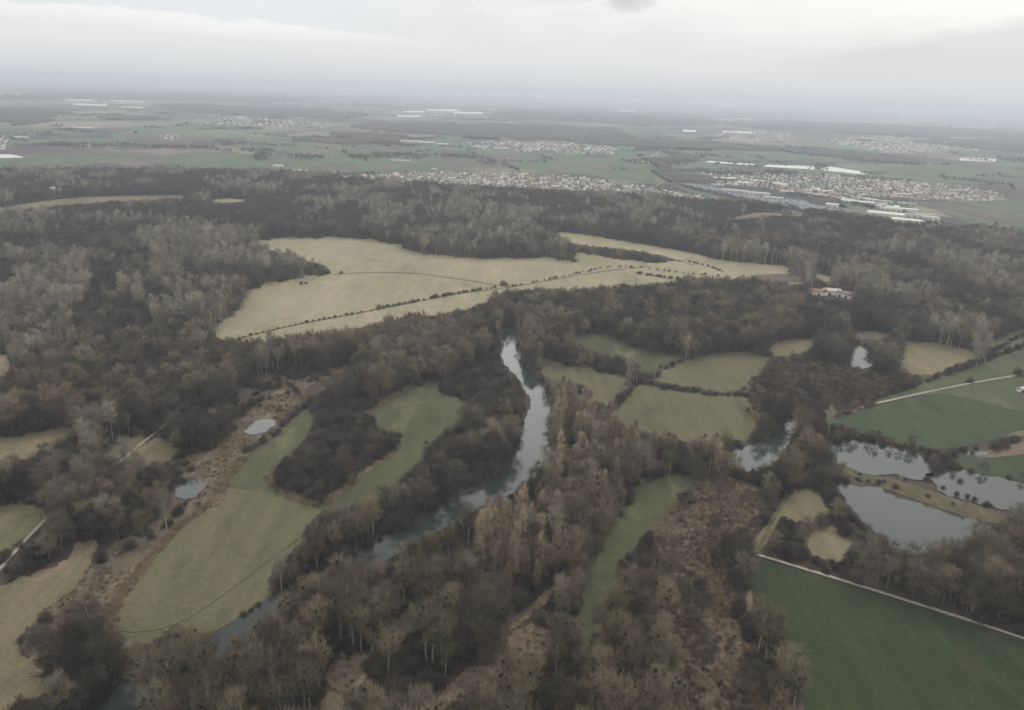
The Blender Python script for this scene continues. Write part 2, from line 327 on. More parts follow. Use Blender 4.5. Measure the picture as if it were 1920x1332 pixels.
# forest ground (every wood stands on it): everything nearer than the villages
FLOOR = [(-700,345),(0,331),(200,328),(420,330),(600,336),(660,345),(760,352),(900,362),(1050,370),(1200,377),(1300,386),(1400,390),(1500,402),(1620,420),(1740,440),(1860,440),(1920,449),(2700,500)]
w = gnd(FLOOR); w = np.vstack([w, [[1600, 150], [-1600, 150]]])
sheet('forest_floor', w, 'floor', .10, 0, 0, True, label='dark leaf litter under the bare woods')
sheet('marsh_ground', MARSH, 'marsh', .2, 1.2); sheet('marsh_ground', [(1380,700),(1480,680),(1600,690),(1690,720),(1640,760),(1540,800),(1480,780),(1400,770)], 'marsh', .19, 1.0); sheet('marsh_ground', SCRUB, 'scrubland', .2, 1.2)
sheet('meadow', MEADOW_MAIN, 'meadow_tan', .2, .8, grow=6, label='wide straw coloured meadow ringed by woods')
sheet('meadow', STRIP, 'meadow_tan', .25, .8, grow=5); sheet('meadow', FARLEFT, 'meadow_dry', .25, .8)
MATOF = dict(far2='meadow_tan', left1='meadow_tan', a='meadow_dry', b='meadow_dry', c='meadow_dry', e='meadow', d='meadow_green', f='meadow_green', h='meadow_green', i='meadow', j='meadow', k='meadow', m='tanfield', n1='crop_b', n2='crop_mid', n3='tanfield', n4='meadow', n5='crop_b', s='crop_green', t='meadow_green', q1='meadow_dry', q2='tanfield', v1='mud', v1b='mud', v2='mud', v3='mud', v4='meadow', w1='meadow_dry', w2='tanfield')
zz = .3
for k, pts in OPEN.items():
    sheet('crop_field' if k in ('s', 'n1', 'n5') else 'meadow', pts, MATOF[k], zz, .6, 1 if k in ('s', 'n1', 'n2') else 2, grow=0 if k in ('s', 'n1', 'n2', 'n5', 'e', 'd', 'f', 'w1', 'v1', 'v1b', 'v2', 'v3') else 4.5); zz += .006
sheet('meadow', BANK, 'bankgrass', .55, .8)
sheet('ploughed_field', [(1410,516),(1490,514),(1508,527),(1480,531),(1430,527)], 'tilled', .5, .3, 1)
sheet('meadow', [(1525,513),(1555,518),(1562,528),(1550,531),(1532,522)], 'meadow_tan', .52, .3)
sheet('meadow', [(1470,531),(1518,529),(1516,533),(1475,535)], 'meadow_tan', .53, .3, 1)
sheet('reed_bed', [(1593,630),(1613,621),(1670,625),(1668,638),(1613,638)], 'marsh', .5, .3)
sheet('muddy_strip', [(1800,850),(1860,845),(1925,825),(1990,812),(1990,850),(1920,852),(1850,862)], 'mud', .54, .5)
for q, pts in enumerate([[(1440,985),(1465,940),(1480,925),(1476,945),(1455,985),(1432,1030),(1412,1040),(1398,1030)],[(1395,1130),(1408,1100),(1413,1130),(1402,1160)],[(1885,815),(1935,805),(1935,815),(1895,822)]]):
    sheet('grass_verge', pts, 'meadow_dry', .56 + .01 * q, .3)
for q, pts in enumerate([[(1800,851),(1818,847),(1850,848),(1862,852),(1838,856),(1812,855)]]):
    sheet('puddle', pts, 'water', .62, .3)
for q, pts in enumerate([[(1362,1060),(1368,1040),(1375,1045),(1373,1065),(1366,1070)],[(1318,1128),(1330,1118),(1345,1126),(1340,1142),(1322,1140)],[(245,1000),(260,993),(285,992),(293,1000),(275,1008),(255,1008)]]):
    sheet('marsh_pool', pts, 'water', .64 + q * .01, .25)
FRINGE = [[(423,905),(412,925),(387,950),(360,972),(331,990),(315,1010),(290,1038),(270,1060),(243,1096),(222,1125),(213,1155),(209,1185),(214,1215)], [(503,896),(516,912),(532,925),(560,938),(600,950),(625,935),(650,914),(683,884),(728,856)], [(560,745),(545,765),(520,785)], [(455,860),(440,880),(428,897)],
 [(1405,772),(1420,790)], [(770,727),(745,740),(728,748),(700,765),(690,775)]]
for q, f_ in enumerate(FRINGE): ribbon('reed_fringe', f_, 4.6, 'reedstraw', .585 + q * .004)
sheet('river', RIVER, 'water', .75, .7, label='narrow river arm winding between the wooded banks')
for k, pts in PONDS.items(): sheet('pond', rough(pts, .05), 'water', .76, .3, 1)
ribbon('path', [(324,772),(320,787),(300,806),(277,824),(253,844),(233,861),(213,877),(170,905),(110,951),(70,991),(33,1031),(0,1068),(-40,1115)], 2.6, 'road', .80)
ribbon('path', [(1540,791),(1580,776),(1620,763),(1690,747),(1763,731),(1840,716),(1925,702),(1990,690)], 3.4, 'road', .80)
ribbon('path', [(1617,762),(1620,750)], 2.5, 'road', .79)
ribbon('path', [(1409,1052),(1412,1043),(1422,1042),(1460,1054),(1560,1084),(1700,1128),(1820,1166),(1925,1201),(2120,1268)], 3.0, 'road', .80, False, 1)
ribbon('path', [(1420,1043),(1428,1020),(1445,985),(1470,940),(1482,915)], 3.0, 'trackline', .79)
ribbon('track', [(623,515),(720,510),(790,514),(850,522),(935,536)], 3.0, 'trackline', .60)
ribbon('track', [(440,637),(500,622),(570,606),(640,594),(710,580),(800,563),(880,548),(940,542),(1010,530),(1120,510),(1220,500)], 3.5, 'trackline', .60)
ribbon('track', [(218,1183),(260,1186),(310,1178),(350,1162),(400,1130),(460,1085),(520,1040),(560,1010)], 1.6, 'trackline', .60)
ribbon('track', [(950,541),(985,547),(1020,541)], 2.5, 'trackline', .61)

# far fields
FAR = [
 ('meadow_green', [(258,311),(330,310),(369,322),(300,328)]), ('plough', [(-40,309),(100,308),(190,304),(255,312),(297,328),(200,330),(0,332),(-60,333)]),
 ('plough', [(120,281),(205,281),(215,288),(130,293),(40,295),(60,287)]), ('crop_far', [(-60,298),(60,296),(150,292),(300,293),(330,300),(240,304),(120,309),(-60,310)]),
 ('crop_far', [(330,285),(420,288),(620,300),(640,325),(600,335),(450,330),(380,322),(330,310),(300,300)]), ('plough', [(360,312),(500,316),(640,326),(610,334),(430,329)]),
 ('crop_far', [(430,268),(560,270),(640,278),(900,288),(1100,295),(1130,330),(1000,326),(860,322),(700,326),(640,332),(620,300),(500,292)]),
 ('plough', [(790,304),(850,302),(950,306),(960,315),(880,320),(830,314)]), ('tanfield', [(850,314),(1000,318),(1010,324),(900,325)]),
 ('crop_far', [(1000,296),(1180,296),(1320,315),(1330,335),(1260,348),(1150,335),(1060,325)]), ('crop_far', [(1260,345),(1330,365),(1400,382),(1340,374),(1280,358)]),
 ('crop_far', [(1290,278),(1450,280),(1600,298),(1580,305),(1450,303),(1330,300),(1280,292)]), ('crop_far', [(1620,310),(1700,306),(1920,318),(2050,330),(2050,345),(1900,344),(1700,334)]),
 ('crop_far', [(1700,375),(1800,380),(1960,372),(2080,380),(2080,450),(1930,450),(1880,435),(1800,415),(1760,395)]), ('plough', [(1690,372),(1740,376),(1830,384),(1800,392),(1740,392)]),
 ('plough', [(1860,395),(1960,392),(2050,400),(2050,412),(1930,408)]), ('crop_far', [(0,238),(120,240),(200,256),(60,258),(-60,250)]), ('crop_far', [(100,270),(250,262),(300,275),(200,282),(100,278)]),
 ('tanfield', [(1320,420),(1370,410),(1420,398),(1500,402),(1525,408),(1450,405)]), ('plough', [(250,250),(400,255),(430,265),(300,268),(230,260)]),
 ('crop_far', [(480,255),(640,262),(740,275),(700,285),(560,275),(450,268)]),
]
z = .3
for m_, pts in FAR:
    sheet('field', pts, m_, z, 0, 1); z += .05

# ------------------------------------------------------------------ tree models
def unit(v): return v / (np.linalg.norm(v, axis=-1, keepdims=True) + 1e-9)
class Acc:
    def __init__(s): s.V = []; s.F = []; s.m = []; s.n = 0
    def add(s, V, Fc, mi=0):
        s.V.append(np.asarray(V, float)); s.F.append(np.asarray(Fc) + s.n); s.m.append(np.full(len(Fc), mi)); s.n += len(V)
    def get(s): return np.vstack(s.V), np.vstack(s.F), np.concatenate(s.m)
def tube(acc, pts, rad, sides, mi=0):
    pts = np.asarray(pts, float); k = len(pts); a = np.arange(sides) * 2 * np.pi / sides
    V = []
    for i in range(k):
        t = unit(pts[min(i + 1, k - 1)] - pts[max(i - 1, 0)]); u = unit(np.cross(t, [.3, .9, .2])); v = np.cross(t, u)
        V.append(pts[i] + rad[i] * (np.cos(a)[:, None] * u + np.sin(a)[:, None] * v))
    V = np.vstack(V); Fc = []
    for i in range(k - 1):
        for j in range(sides):
            p, q = i * sides + j, i * sides + (j + 1) % sides
            Fc += [(p, q, q + sides), (p, q + sides, p + sides)]
    acc.add(V, Fc, mi)
def blades(acc, P, D, L, W, rng, mi=0):
    D = unit(D); side = unit(np.cross(D, rng.normal(size=D.shape))); n = len(P)
    L = np.broadcast_to(L, n)[:, None]; W = np.broadcast_to(W, n)[:, None]
    V = np.stack([P - side * W / 2, P + side * W / 2, P + D * L], 1).reshape(-1, 3)
    acc.add(V, np.arange(n * 3).reshape(n, 3), mi)
def blob(acc, c, r, rng, mi=0):
    n = 46; D = unit(rng.normal(size=(n, 3))); blades(acc, np.tile(c, (n, 1)) + D * r * .1, D, r, r * .75, rng, mi)
def tree(seed, H=20, W=10, base=.35, kind='round', limbs=14, twigs=1500, tl=1.7, tw=.10, mist=0):
    """returns (trunk Acc, crown Acc, mistletoe Acc)"""
    rng = np.random.default_rng(seed); T, C, Mi = Acc(), Acc(), Acc()
    lean = rng.normal(0, .03, 2) * H
    axis = lambda h: np.array([lean[0] * (h / H) ** 2, lean[1] * (h / H) ** 2, h])
    hs = np.linspace(0, H * .93, 6); r0 = H * .014 + .05
    tube(T, [axis(h) + (rng.normal(0, .12, 3) * [1, 1, 0] if h else 0) for h in hs], r0 * (1.05 - hs / H) ** .9, 5)
    cent = []
    for i in range(limbs):
        f = (i + rng.random()) / limbs
        h0 = H * (base * .8 + (0.86 - base * .8) * f * .92)
        a = i * 2.4 + rng.normal(0, .4)
        if kind == 'column':
            rad = W / 2 * (.55 + .45 * math.sin(math.pi * min(1, f * .8 + .22))) * (1.15 - .75 * f) ** .7; rise = H * .16
        elif kind == 'vase':
            rad = W / 2 * (.45 + .55 * f) * (1 if f < .8 else .75); rise = H * (.26 - .12 * f)
        else:
            rad = W / 2 * math.sqrt(max(.08, 1 - (1.55 * f - .62) ** 2)); rise = H * (.14 - .03 * f)
        e = axis(min(h0 + rise, H * .97)) + np.array([math.cos(a) * rad, math.sin(a) * rad, rng.normal(0, .3)])
        s = axis(h0); mid = s * .45 + e * .55 + np.array([0, 0, -.05 * H * .3])
        rr = r0 * .42 * (1 - .6 * f)
        tube(T, [s, mid, e], [rr, rr * .6, rr * .2], 3)
        cent.append((mid, e, rad))
        for _ in range(3):
            e2 = mid * .4 + e * .6 + rng.normal(0, rad * .42 + .2, 3) * [1, 1, .7] + [0, 0, .6]
            tube(T, [mid * .6 + e * .4, e2], [rr * .4, rr * .12], 3); cent.append((mid * .5 + e * .5, e2, rad))
    cent.append((axis(H * .8), axis(H), W * .2))
    k = len(cent); idx = rng.integers(0, k, twigs)
    A = np.array([c[0] for c in cent]); E = np.array([c[1] for c in cent]); rd = np.array([c[2] for c in cent])
    t = rng.random(twigs) ** .6
    sp_ = np.minimum(rd[idx] * .17 + .28, .85)[:, None]
    P = A[idx] + (E[idx] - A[idx]) * t[:, None] + rng.normal(size=(twigs, 3)) * sp_ * [1, 1, .8]
    out = P - np.stack([np.zeros(twigs), np.zeros(twigs), np.full(twigs, H * .5)], 1)
    D = unit(out) * .45 + unit(E[idx] - A[idx]) * .7 + rng.normal(size=(twigs, 3)) * .38 + [0, 0, .9 if kind == 'column' else (.75 if kind == 'vase' else .5)]
    blades(C, P, D, tl * (.6 + .8 * rng.random(twigs)), tw * (.6 + .8 * rng.random(twigs)), rng)
    for i in range(mist):
        e = cent[rng.integers(0, k)]; blob(Mi, e[0] * .35 + e[1] * .65 + rng.normal(0, .4, 3), rng.uniform(.5, .95), rng)
    return T, C, Mi
def shrub(seed, H=6, W=7, twigs=900, tl=1.3, tw=.10):
    rng = np.random.default_rng(seed); C = Acc(); T = Acc(); lobes = rng.integers(4, 7); P = []; D = []
    for i in range(lobes):
        a = i * 2.4; r = W * .27 * (i > 0); c = np.array([math.cos(a) * r, math.sin(a) * r, 0]); h = H * (rng.uniform(.68, 1) if i else 1); wr = W * rng.uniform(.24, .34)
        for _ in range(3):
            e = c + np.array([*rng.normal(0, wr * .5, 2), h * .75]); tube(T, [c * .4, e], [.11, .03], 3)
        n = twigs // lobes; d = unit(rng.normal(size=(n, 3))); d[:, 2] = np.abs(d[:, 2]); rr = rng.random(n) ** .35
        P.append(c + d * rr[:, None] * [wr, wr, h * .86]); D.append(d + rng.normal(size=(n, 3)) * .5 + [0, 0, .3])
    P = np.vstack(P); D = np.vstack(D); blades(C, P, D, tl * (.5 + .8 * rng.random(len(P))), tw * (.6 + .8 * rng.random(len(P))), rng)
    return T, C, Acc()
def tuft(seed, n=46, h=1.6, r=1.2, w=.16):
    rng = np.random.default_rng(seed); C = Acc(); P = np.c_[rng.normal(0, r * .6, (n, 2)), np.zeros(n)]
    blades(C, P, np.c_[P[:, :2] * .25 + rng.normal(0, .2, (n, 2)), np.ones(n)], h * (.5 + rng.random(n)), w, rng); return Acc(), C, Acc()

# species: (builder args variants, twig colour, bark)
SPEC = {
 'round_brown': (lambda s, f: tree(s, 19.5, 9.4, .32, 'round', 14, int(1700 * f), 1.7, .13 / f ** .75), 'brown', 'bark'),
 'round_grey':  (lambda s, f: tree(s, 20, 9, .34, 'round', 13, int(1600 * f), 1.7, .13 / f ** .75), 'grey', 'bark'),
 'round_dark':  (lambda s, f: tree(s, 17, 10, .28, 'round', 13, int(1800 * f), 1.6, .14 / f ** .75), 'dark', 'bark'),
 'pale_tall':   (lambda s, f: tree(s, 23, 5.8, .34, 'vase', 12, int(1100 * f), 1.8, .12 / f ** .75), 'pale', 'bark_pale'),
 'poplar':      (lambda s, f: tree(s, 26, 4.2, .10, 'column', 22, int(1500 * f), 2.0, .10 / f ** .75), 'warm', 'bark'),
 'mistletoe':   (lambda s, f: tree(s, 22, 8.8, .33, 'vase', 15, int(1500 * f), 1.8, .12 / f ** .75, 8), 'olive', 'bark_pale'),
 'mistletoe_b': (lambda s, f: tree(s, 21.5, 8.2, .33, 'vase', 15, int(1500 * f), 1.8, .12 / f ** .75, 7), 'brown', 'bark'),
 'thicket':     (lambda s, f: shrub(s, 8.5, 8.5, int(1300 * f), 1.4, .15 / f ** .75), 'purple', 'bark'),
 'bush':        (lambda s, f: shrub(s, 4.2, 5, int(700 * f), 1.0, .13 / f ** .75), 'dark', 'bark'),
 'scrub':       (lambda s, f: shrub(s, 2.6, 3.2, int(300 * f), .8, .12 / f ** .75), 'red', 'bark'),
 'reed':        (lambda s, f: tuft(s), 'reed', 'bark'),
}
HT = dict(round_brown=19, round_grey=19, round_dark=17, pale_tall=22, poplar=25, mistletoe=21, mistletoe_b=21, thicket=8.5, bush=4.2, scrub=2.6, reed=1.6)
WD = dict(round_brown=9, round_grey=8.6, round_dark=9.3, pale_tall=5.4, poplar=4.0, mistletoe=8.4, mistletoe_b=8, thicket=8, bush=4.6, scrub=3, reed=1.2)
NV = dict(reed=2, scrub=3)
PARTS = {}; PCOL = {}
for sname, (fn, tc, bk) in SPEC.items():
    for lod, f in (('near', 1.0), ('far', .28)):
        nv = NV.get(sname, 4); ob = []
        for v in range(nv):
            T, C, Mi = fn(100 * len(PARTS) + v + 11, f)
            tm = M['reed'] if tc == 'reed' else M['tw_' + tc]
            J = Acc()
            for a, mi in ((T, 0), (C, 1), (Mi, 2)):
                if a.n: V_, F_, _ = a.get(); J.add(V_, F_, mi)
            V_, F_, mi_ = J.get()
            ob.append(bpy.data.objects.new(sname + '_' + lod, mesh(sname, V_, F_, [M[bk], tm, M['mistletoe']], mi_)))
            if lod == 'near' and sname not in ('reed', 'scrub'):
                PARTS[(sname, v)] = [(n_, mesh(n_, *a.get()[:2], m_)) for n_, a, m_ in (('stems' if sname in ('bush', 'thicket') else 'trunk', T, M[bk]), ('crown', C, tm)) if a.n]
                for bV, bF in zip(Mi.V, Mi.F): PARTS[(sname, v)].append(('mistletoe', mesh('mistletoe', bV, bF - bF.min(), M['mistletoe'])))
            else: PARTS[(sname, v, lod)] = None
        c = bpy.data.collections.new('kind_' + sname + '_' + lod)
        for i, o in enumerate(ob): o.name = f'v{i}_{sname}_{lod}'; c.objects.link(o)
        PCOL[(sname, lod)] = c

def scatter(name, sname, lod, P, S, label, seed=1):
    """one stuff object: a point per plant, the plant models set on the points"""
    n = len(P)
    if n == 0: return
    r = np.random.default_rng(seed)
    me = bpy.data.meshes.new(name); me.vertices.add(n); me.vertices.foreach_set('co', np.c_[P, np.full(n, .05)].astype(np.float32).ravel())
    for an, dt, arr in (('scl', 'FLOAT', S), ('rotz', 'FLOAT', r.random(n) * 6.283), ('pick', 'INT', r.integers(0, NV.get(sname, 4), n))):
        at = me.attributes.new(an, dt, 'POINT'); at.data.foreach_set('value', np.asarray(arr, np.float32 if dt == 'FLOAT' else np.int32))
    o = obj(name, me); tag(o, label, None, None, 'stuff')
    ng = bpy.data.node_groups.new('scatter_' + sname + lod, 'GeometryNodeTree')
    ng.interface.new_socket('Geometry', in_out='INPUT', socket_type='NodeSocketGeometry'); ng.interface.new_socket('Geometry', in_out='OUTPUT', socket_type='NodeSocketGeometry')
    gi, go = ng.nodes.new('NodeGroupInput'), ng.nodes.new('NodeGroupOutput')
    ip = ng.nodes.new('GeometryNodeInstanceOnPoints'); ci = ng.nodes.new('GeometryNodeCollectionInfo')
    ci.inputs['Collection'].default_value = PCOL[(sname, lod)]; ci.inputs['Separate Children'].default_value = True; ci.inputs['Reset Children'].default_value = True
    def attr(nm, dt):
        a = ng.nodes.new('GeometryNodeInputNamedAttribute'); a.data_type = dt; a.inputs[0].default_value = nm; return a.outputs[0]
    cx = ng.nodes.new('ShaderNodeCombineXYZ'); L = ng.links.new
    L(attr('rotz', 'FLOAT'), cx.inputs[2]); L(gi.outputs[0], ip.inputs['Points']); L(ci.outputs[0], ip.inputs['Instance'])
    ip.inputs['Pick Instance'].default_value = True; L(attr('pick', 'INT'), ip.inputs['Instance Index']); L(cx.outputs[0], ip.inputs['Rotation'])
    L(attr('scl', 'FLOAT'), ip.inputs['Scale']); L(ip.outputs[0], go.inputs[0])
    md = o.modifiers.new('plants', 'NODES'); md.node_group = ng
    return o

# ------------------------------------------------------------------ where the plants stand
CLEAR = [MEADOW_MAIN, STRIP, FARLEFT] + list(OPEN.values()) + MARSH_CLEAR + RIVER_VIS + POND_VIS + [BANK]
CLEAR += [[(1410,516),(1490,514),(1508,527),(1480,531),(1430,527)], [(1525,513),(1555,518),(1562,528),(1550,531),(1532,522)], [(1470,531),(1518,529),(1516,533),(1475,535)],
  [(1593,630),(1613,621),(1670,625),(1668,638),(1613,638)], [(1440,985),(1465,940),(1480,925),(1476,945),(1455,985),(1432,1030),(1412,1040),(1398,1030)],
  [(1395,1130),(1408,1100),(1413,1130),(1402,1160)], [(1515,545),(1600,552),(1600,566),(1515,556)], [(1320,420),(1370,410),(1420,398),(1500,402),(1525,408),(1450,405)]]
PATHS = [[(324,772),(320,787),(300,806),(277,824),(253,844),(233,861),(213,877)], [(110,951),(70,991),(33,1031),(0,1068),(-40,1115)], [(1420,1043),(1428,1020),(1445,985),(1470,940)], [(1540,791),(1620,763),(1763,731),(1925,702)], [(1409,1052),(1422,1042),(1560,1084),(1700,1128),(1925,1201)]]
WATERS = [RIVER] + list(PONDS.values())
def vnoise(P, s, seed):
    """value noise in world metres, 0..1"""
    r = np.random.default_rng(seed); T = r.random((64, 64)); q = P / s + 1000
    i = np.floor(q).astype(int); f = q - i; f = f * f * (3 - 2 * f); x, y = i[:, 0] % 64, i[:, 1] % 64; x1, y1 = (x + 1) % 64, (y + 1) % 64
    return (T[x, y] * (1 - f[:, 0]) + T[x1, y] * f[:, 0]) * (1 - f[:, 1]) + (T[x, y1] * (1 - f[:, 0]) + T[x1, y1] * f[:, 0]) * f[:, 1]
def pathdist(q):
    d = np.full(len(q), 1e9)
    for pl in PATHS:
        pl = np.asarray(pl, float)
        for a, b in zip(pl[:-1], pl[1:]):
            t = np.clip(((q - a) @ (b - a)) / ((b - a) @ (b - a)), 0, 1); d = np.minimum(d, np.linalg.norm(q - (a + t[:, None] * (b - a)), axis=1))
    return d
def clear_of(P, H, W, lower=.92):
    """keep a plant only where it neither stands in water or open ground nor reaches up over the open ground seen behind it"""
    ok = np.ones(len(P), bool); n = len(P); W = W * RNG.uniform(.5, 1.0, n); H = H * RNG.uniform(.82, 1.0, n)
    z0 = np.zeros(n); b = proj(np.c_[P, z0]); t = proj(np.c_[P, H * lower]); m_ = proj(np.c_[P, H * .6])
    sc = np.maximum(np.abs(t[:, 1] - b[:, 1]), 1e-3) / H; wpx = W * .42 * F / np.sqrt(P[:, 0] ** 2 + P[:, 1] ** 2 + CAMH ** 2)
    pts = [b, b + np.c_[wpx, z0], b - np.c_[wpx, z0], t, m_ + np.c_[wpx, z0], m_ - np.c_[wpx, z0], m_, .5 * (b + m_)]
    for poly in CLEAR:
        xs = [p[0] for p in poly]; ys = [p[1] for p in poly]
        near = ok & (b[:, 0] > min(xs) - 120) & (b[:, 0] < max(xs) + 120) & (b[:, 1] > min(ys) - 30) & (b[:, 1] < max(ys) + 190)
        ix = np.nonzero(near)[0]
        if len(ix) == 0: continue
        bad = np.zeros(len(ix), bool)
        for p in pts: bad |= inside(poly, p[ix])
        ok[ix[bad]] = False
    for poly in WATERS: ok &= ~(inside(poly, b) | inside(poly, b + np.c_[wpx * .4, z0]) | inside(poly, b - np.c_[wpx * .4, z0]))
    ok &= pathdist(b) > wpx * .8; ok &= pathdist(m_) > wpx * .9; ok &= pathdist(t) > wpx * .7
    return ok, b
Z = [  # zone polygon, spacing in m, mix of species
 ([(-150,470),(240,440),(640,440),(640,520),(470,560),(400,640),(-150,655)], 7, dict(round_dark=.74, round_grey=.20, thicket=.06)),
 ([(262,455),(330,443),(480,452),(517,468),(500,476),(400,480),(290,490),(255,475)], 6.2, dict(pale_tall=.9, round_grey=.1)),
 ([(285,497),(400,486),(560,479),(602,494),(622,514),(560,521),(480,528),(400,520),(300,512)], 6.2, dict(pale_tall=.75, round_grey=.25)),
 ([(285,520),(342,518),(346,546),(290,547)], 6.2, dict(pale_tall=.9, round_grey=.1)), ([(222,540),(250,533),(272,560),(275,592),(225,588)], 6.4, dict(pale_tall=.7, round_brown=.3)),
 ([(300,560),(440,546),(463,558),(455,573),(310,573)], 6.4, dict(round_brown=.55, pale_tall=.45)), ([(275,602),(300,592),(400,582),(458,577),(460,594),(400,622),(290,632)], 6.2, dict(pale_tall=.85, round_grey=.15)),
 ([(-150,495),(60,497),(210,499),(215,513),(90,516),(-150,517)], 6.4, dict(pale_tall=.7, round_grey=.3)), ([(30,540),(100,530),(172,523),(176,560),(150,602),(90,592),(50,565)], 6.4, dict(pale_tall=.85, round_grey=.15)),
 ([(-150,570),(60,562),(150,604),(130,642),(60,652),(-150,634)], 6.4, dict(pale_tall=.8, round_grey=.2)),
 ([(700,460),(900,430),(1080,470),(1085,500),(850,490),(720,470)], 6.5, dict(round_dark=.5, round_grey=.3, pale_tall=.2)),
 ([(60,700),(250,650),(420,640),(600,700),(560,760),(330,760),(200,830),(0,830),(0,760)], 7.5, dict(round_brown=.34, round_dark=.34, round_grey=.2, mistletoe_b=.12)),
 ([(470,682),(500,665),(560,658),(572,700),(480,716)], 6.4, dict(pale_tall=.6, mistletoe_b=.4)), ([(330,762),(380,735),(410,740),(360,780)], 6.4, dict(mistletoe=.8, pale_tall=.2)),
 ([(650,620),(900,600),(940,650),(900,720),(820,720),(700,760),(620,700)], 7.0, dict(round_brown=.35, round_grey=.25, round_dark=.2, thicket=.2)),
 ([(505,890),(560,780),(600,720),(700,760),(700,800),(760,820),(740,850),(640,930),(600,950)], 6.4, dict(thicket=.9, round_dark=.1)),
 ([(820,730),(880,690),(935,650),(1000,750),(970,870),(900,930),(760,990),(640,1010),(700,940),(800,860),(860,780)], 6.4, dict(thicket=.8, round_dark=.12, round_grey=.08)),
 ([(560,960),(700,930),(760,930),(770,990),(640,1060),(560,1100),(520,1110),(540,1040)], 7.0, dict(mistletoe_b=.4, thicket=.4, round_grey=.2)),
 ([(920,560),(1200,530),(1500,520),(1500,640),(1280,670),(1150,630),(1000,640),(960,610)], 7.2, dict(round_dark=.52, round_brown=.33, round_grey=.15)),
 ([(1000,640),(1210,660),(1210,720),(1100,690),(1000,670)], 6.5, dict(round_grey=.3, mistletoe_b=.3, thicket=.4)),
 ([(1380,700),(1480,680),(1600,690),(1690,720),(1640,760),(1540,800),(1480,780),(1400,770)], 8.5, dict(thicket=.45, bush=.55)),
 ([(1040,740),(1110,720),(1150,780),(1220,800),(1380,820),(1400,860),(1340,900),(1200,900),(1050,900)], 7.6, dict(mistletoe=.42, mistletoe_b=.22, thicket=.2, poplar=.16)),
 ([(1045,740),(1110,740),(1140,800),(1200,840),(1200,890),(1100,900),(1000,900),(1040,860)], 6.2, dict(thicket=.38, poplar=.42, pale_tall=.1, mistletoe=.1)),
 ([(890,960),(1060,930),(1100,1000),(1060,1110),(960,1160),(880,1100)], 6.0, dict(thicket=.30, poplar=.42, mistletoe_b=.13, pale_tall=.15)),
 ([(1040,900),(1190,900),(1180,960),(1120,1040),(1095,1220),(1050,1230),(1060,1100)], 6.6, dict(thicket=.5, round_brown=.2, round_grey=.15, mistletoe_b=.15)),
 ([(700,1000),(900,940),(900,1010),(860,1120),(700,1160),(560,1180),(520,1150)], 6.8, dict(thicket=.62, mistletoe=.14, mistletoe_b=.12, round_brown=.12)),
 ([(400,1240),(560,1160),(800,1120),(900,1150),(960,1250),(900,1400),(700,1500),(200,1500),(280,1300)], 7.0, dict(thicket=.36, mistletoe=.36, mistletoe_b=.2, round_grey=.08)),
 ([(850,1130),(1100,1200),(1120,1500),(800,1500)], 7.0, dict(thicket=.42, mistletoe=.25, round_dark=.23, mistletoe_b=.1)),
 ([(1110,1190),(1150,1060),(1240,980),(1245,1100),(1270,1200),(1300,1500),(1110,1500)], 7.2, dict(mistletoe=.5, mistletoe_b=.2, round_brown=.15, thicket=.15)),
 ([(1370,880),(1480,800),(1560,840),(1560,930),(1640,1020),(1900,1000),(2000,1020),(2000,1250),(1800,1150),(1560,1080),(1430,1040),(1460,930)], 6.6, dict(thicket=.55, round_brown=.25, round_dark=.1, round_grey=.1)),
 ([(1400,1060),(1500,1180),(1510,1500),(1440,1500),(1400,1230),(1370,1150)], 6.6, dict(mistletoe=.5, thicket=.4, round_brown=.1)),
 ([(1720,1020),(1870,960),(2000,980),(2000,1150),(1850,1100)], 7.4, dict(mistletoe=.4, round_brown=.3, thicket=.3)),
]
KS = 1.3
LOW = [[(440,730),(540,690),(600,700),(560,760),(530,790),(480,792),(440,805),(425,780)], [(300,850),(400,845),(440,870),(400,905),(340,908),(310,935)]]
PL = []   # (species, x, y, scale)
BX = [(-1100, 1100, 150, 640, 7.7), (-1500, 1500, 640, 1150, 8.2), (-2500, 2800, 1150, 3700, 9.2)]
floor_px = [(-300,349)] + FLOOR[1:-1] + [(2250,470), (2250, 1700), (-300, 1700)]
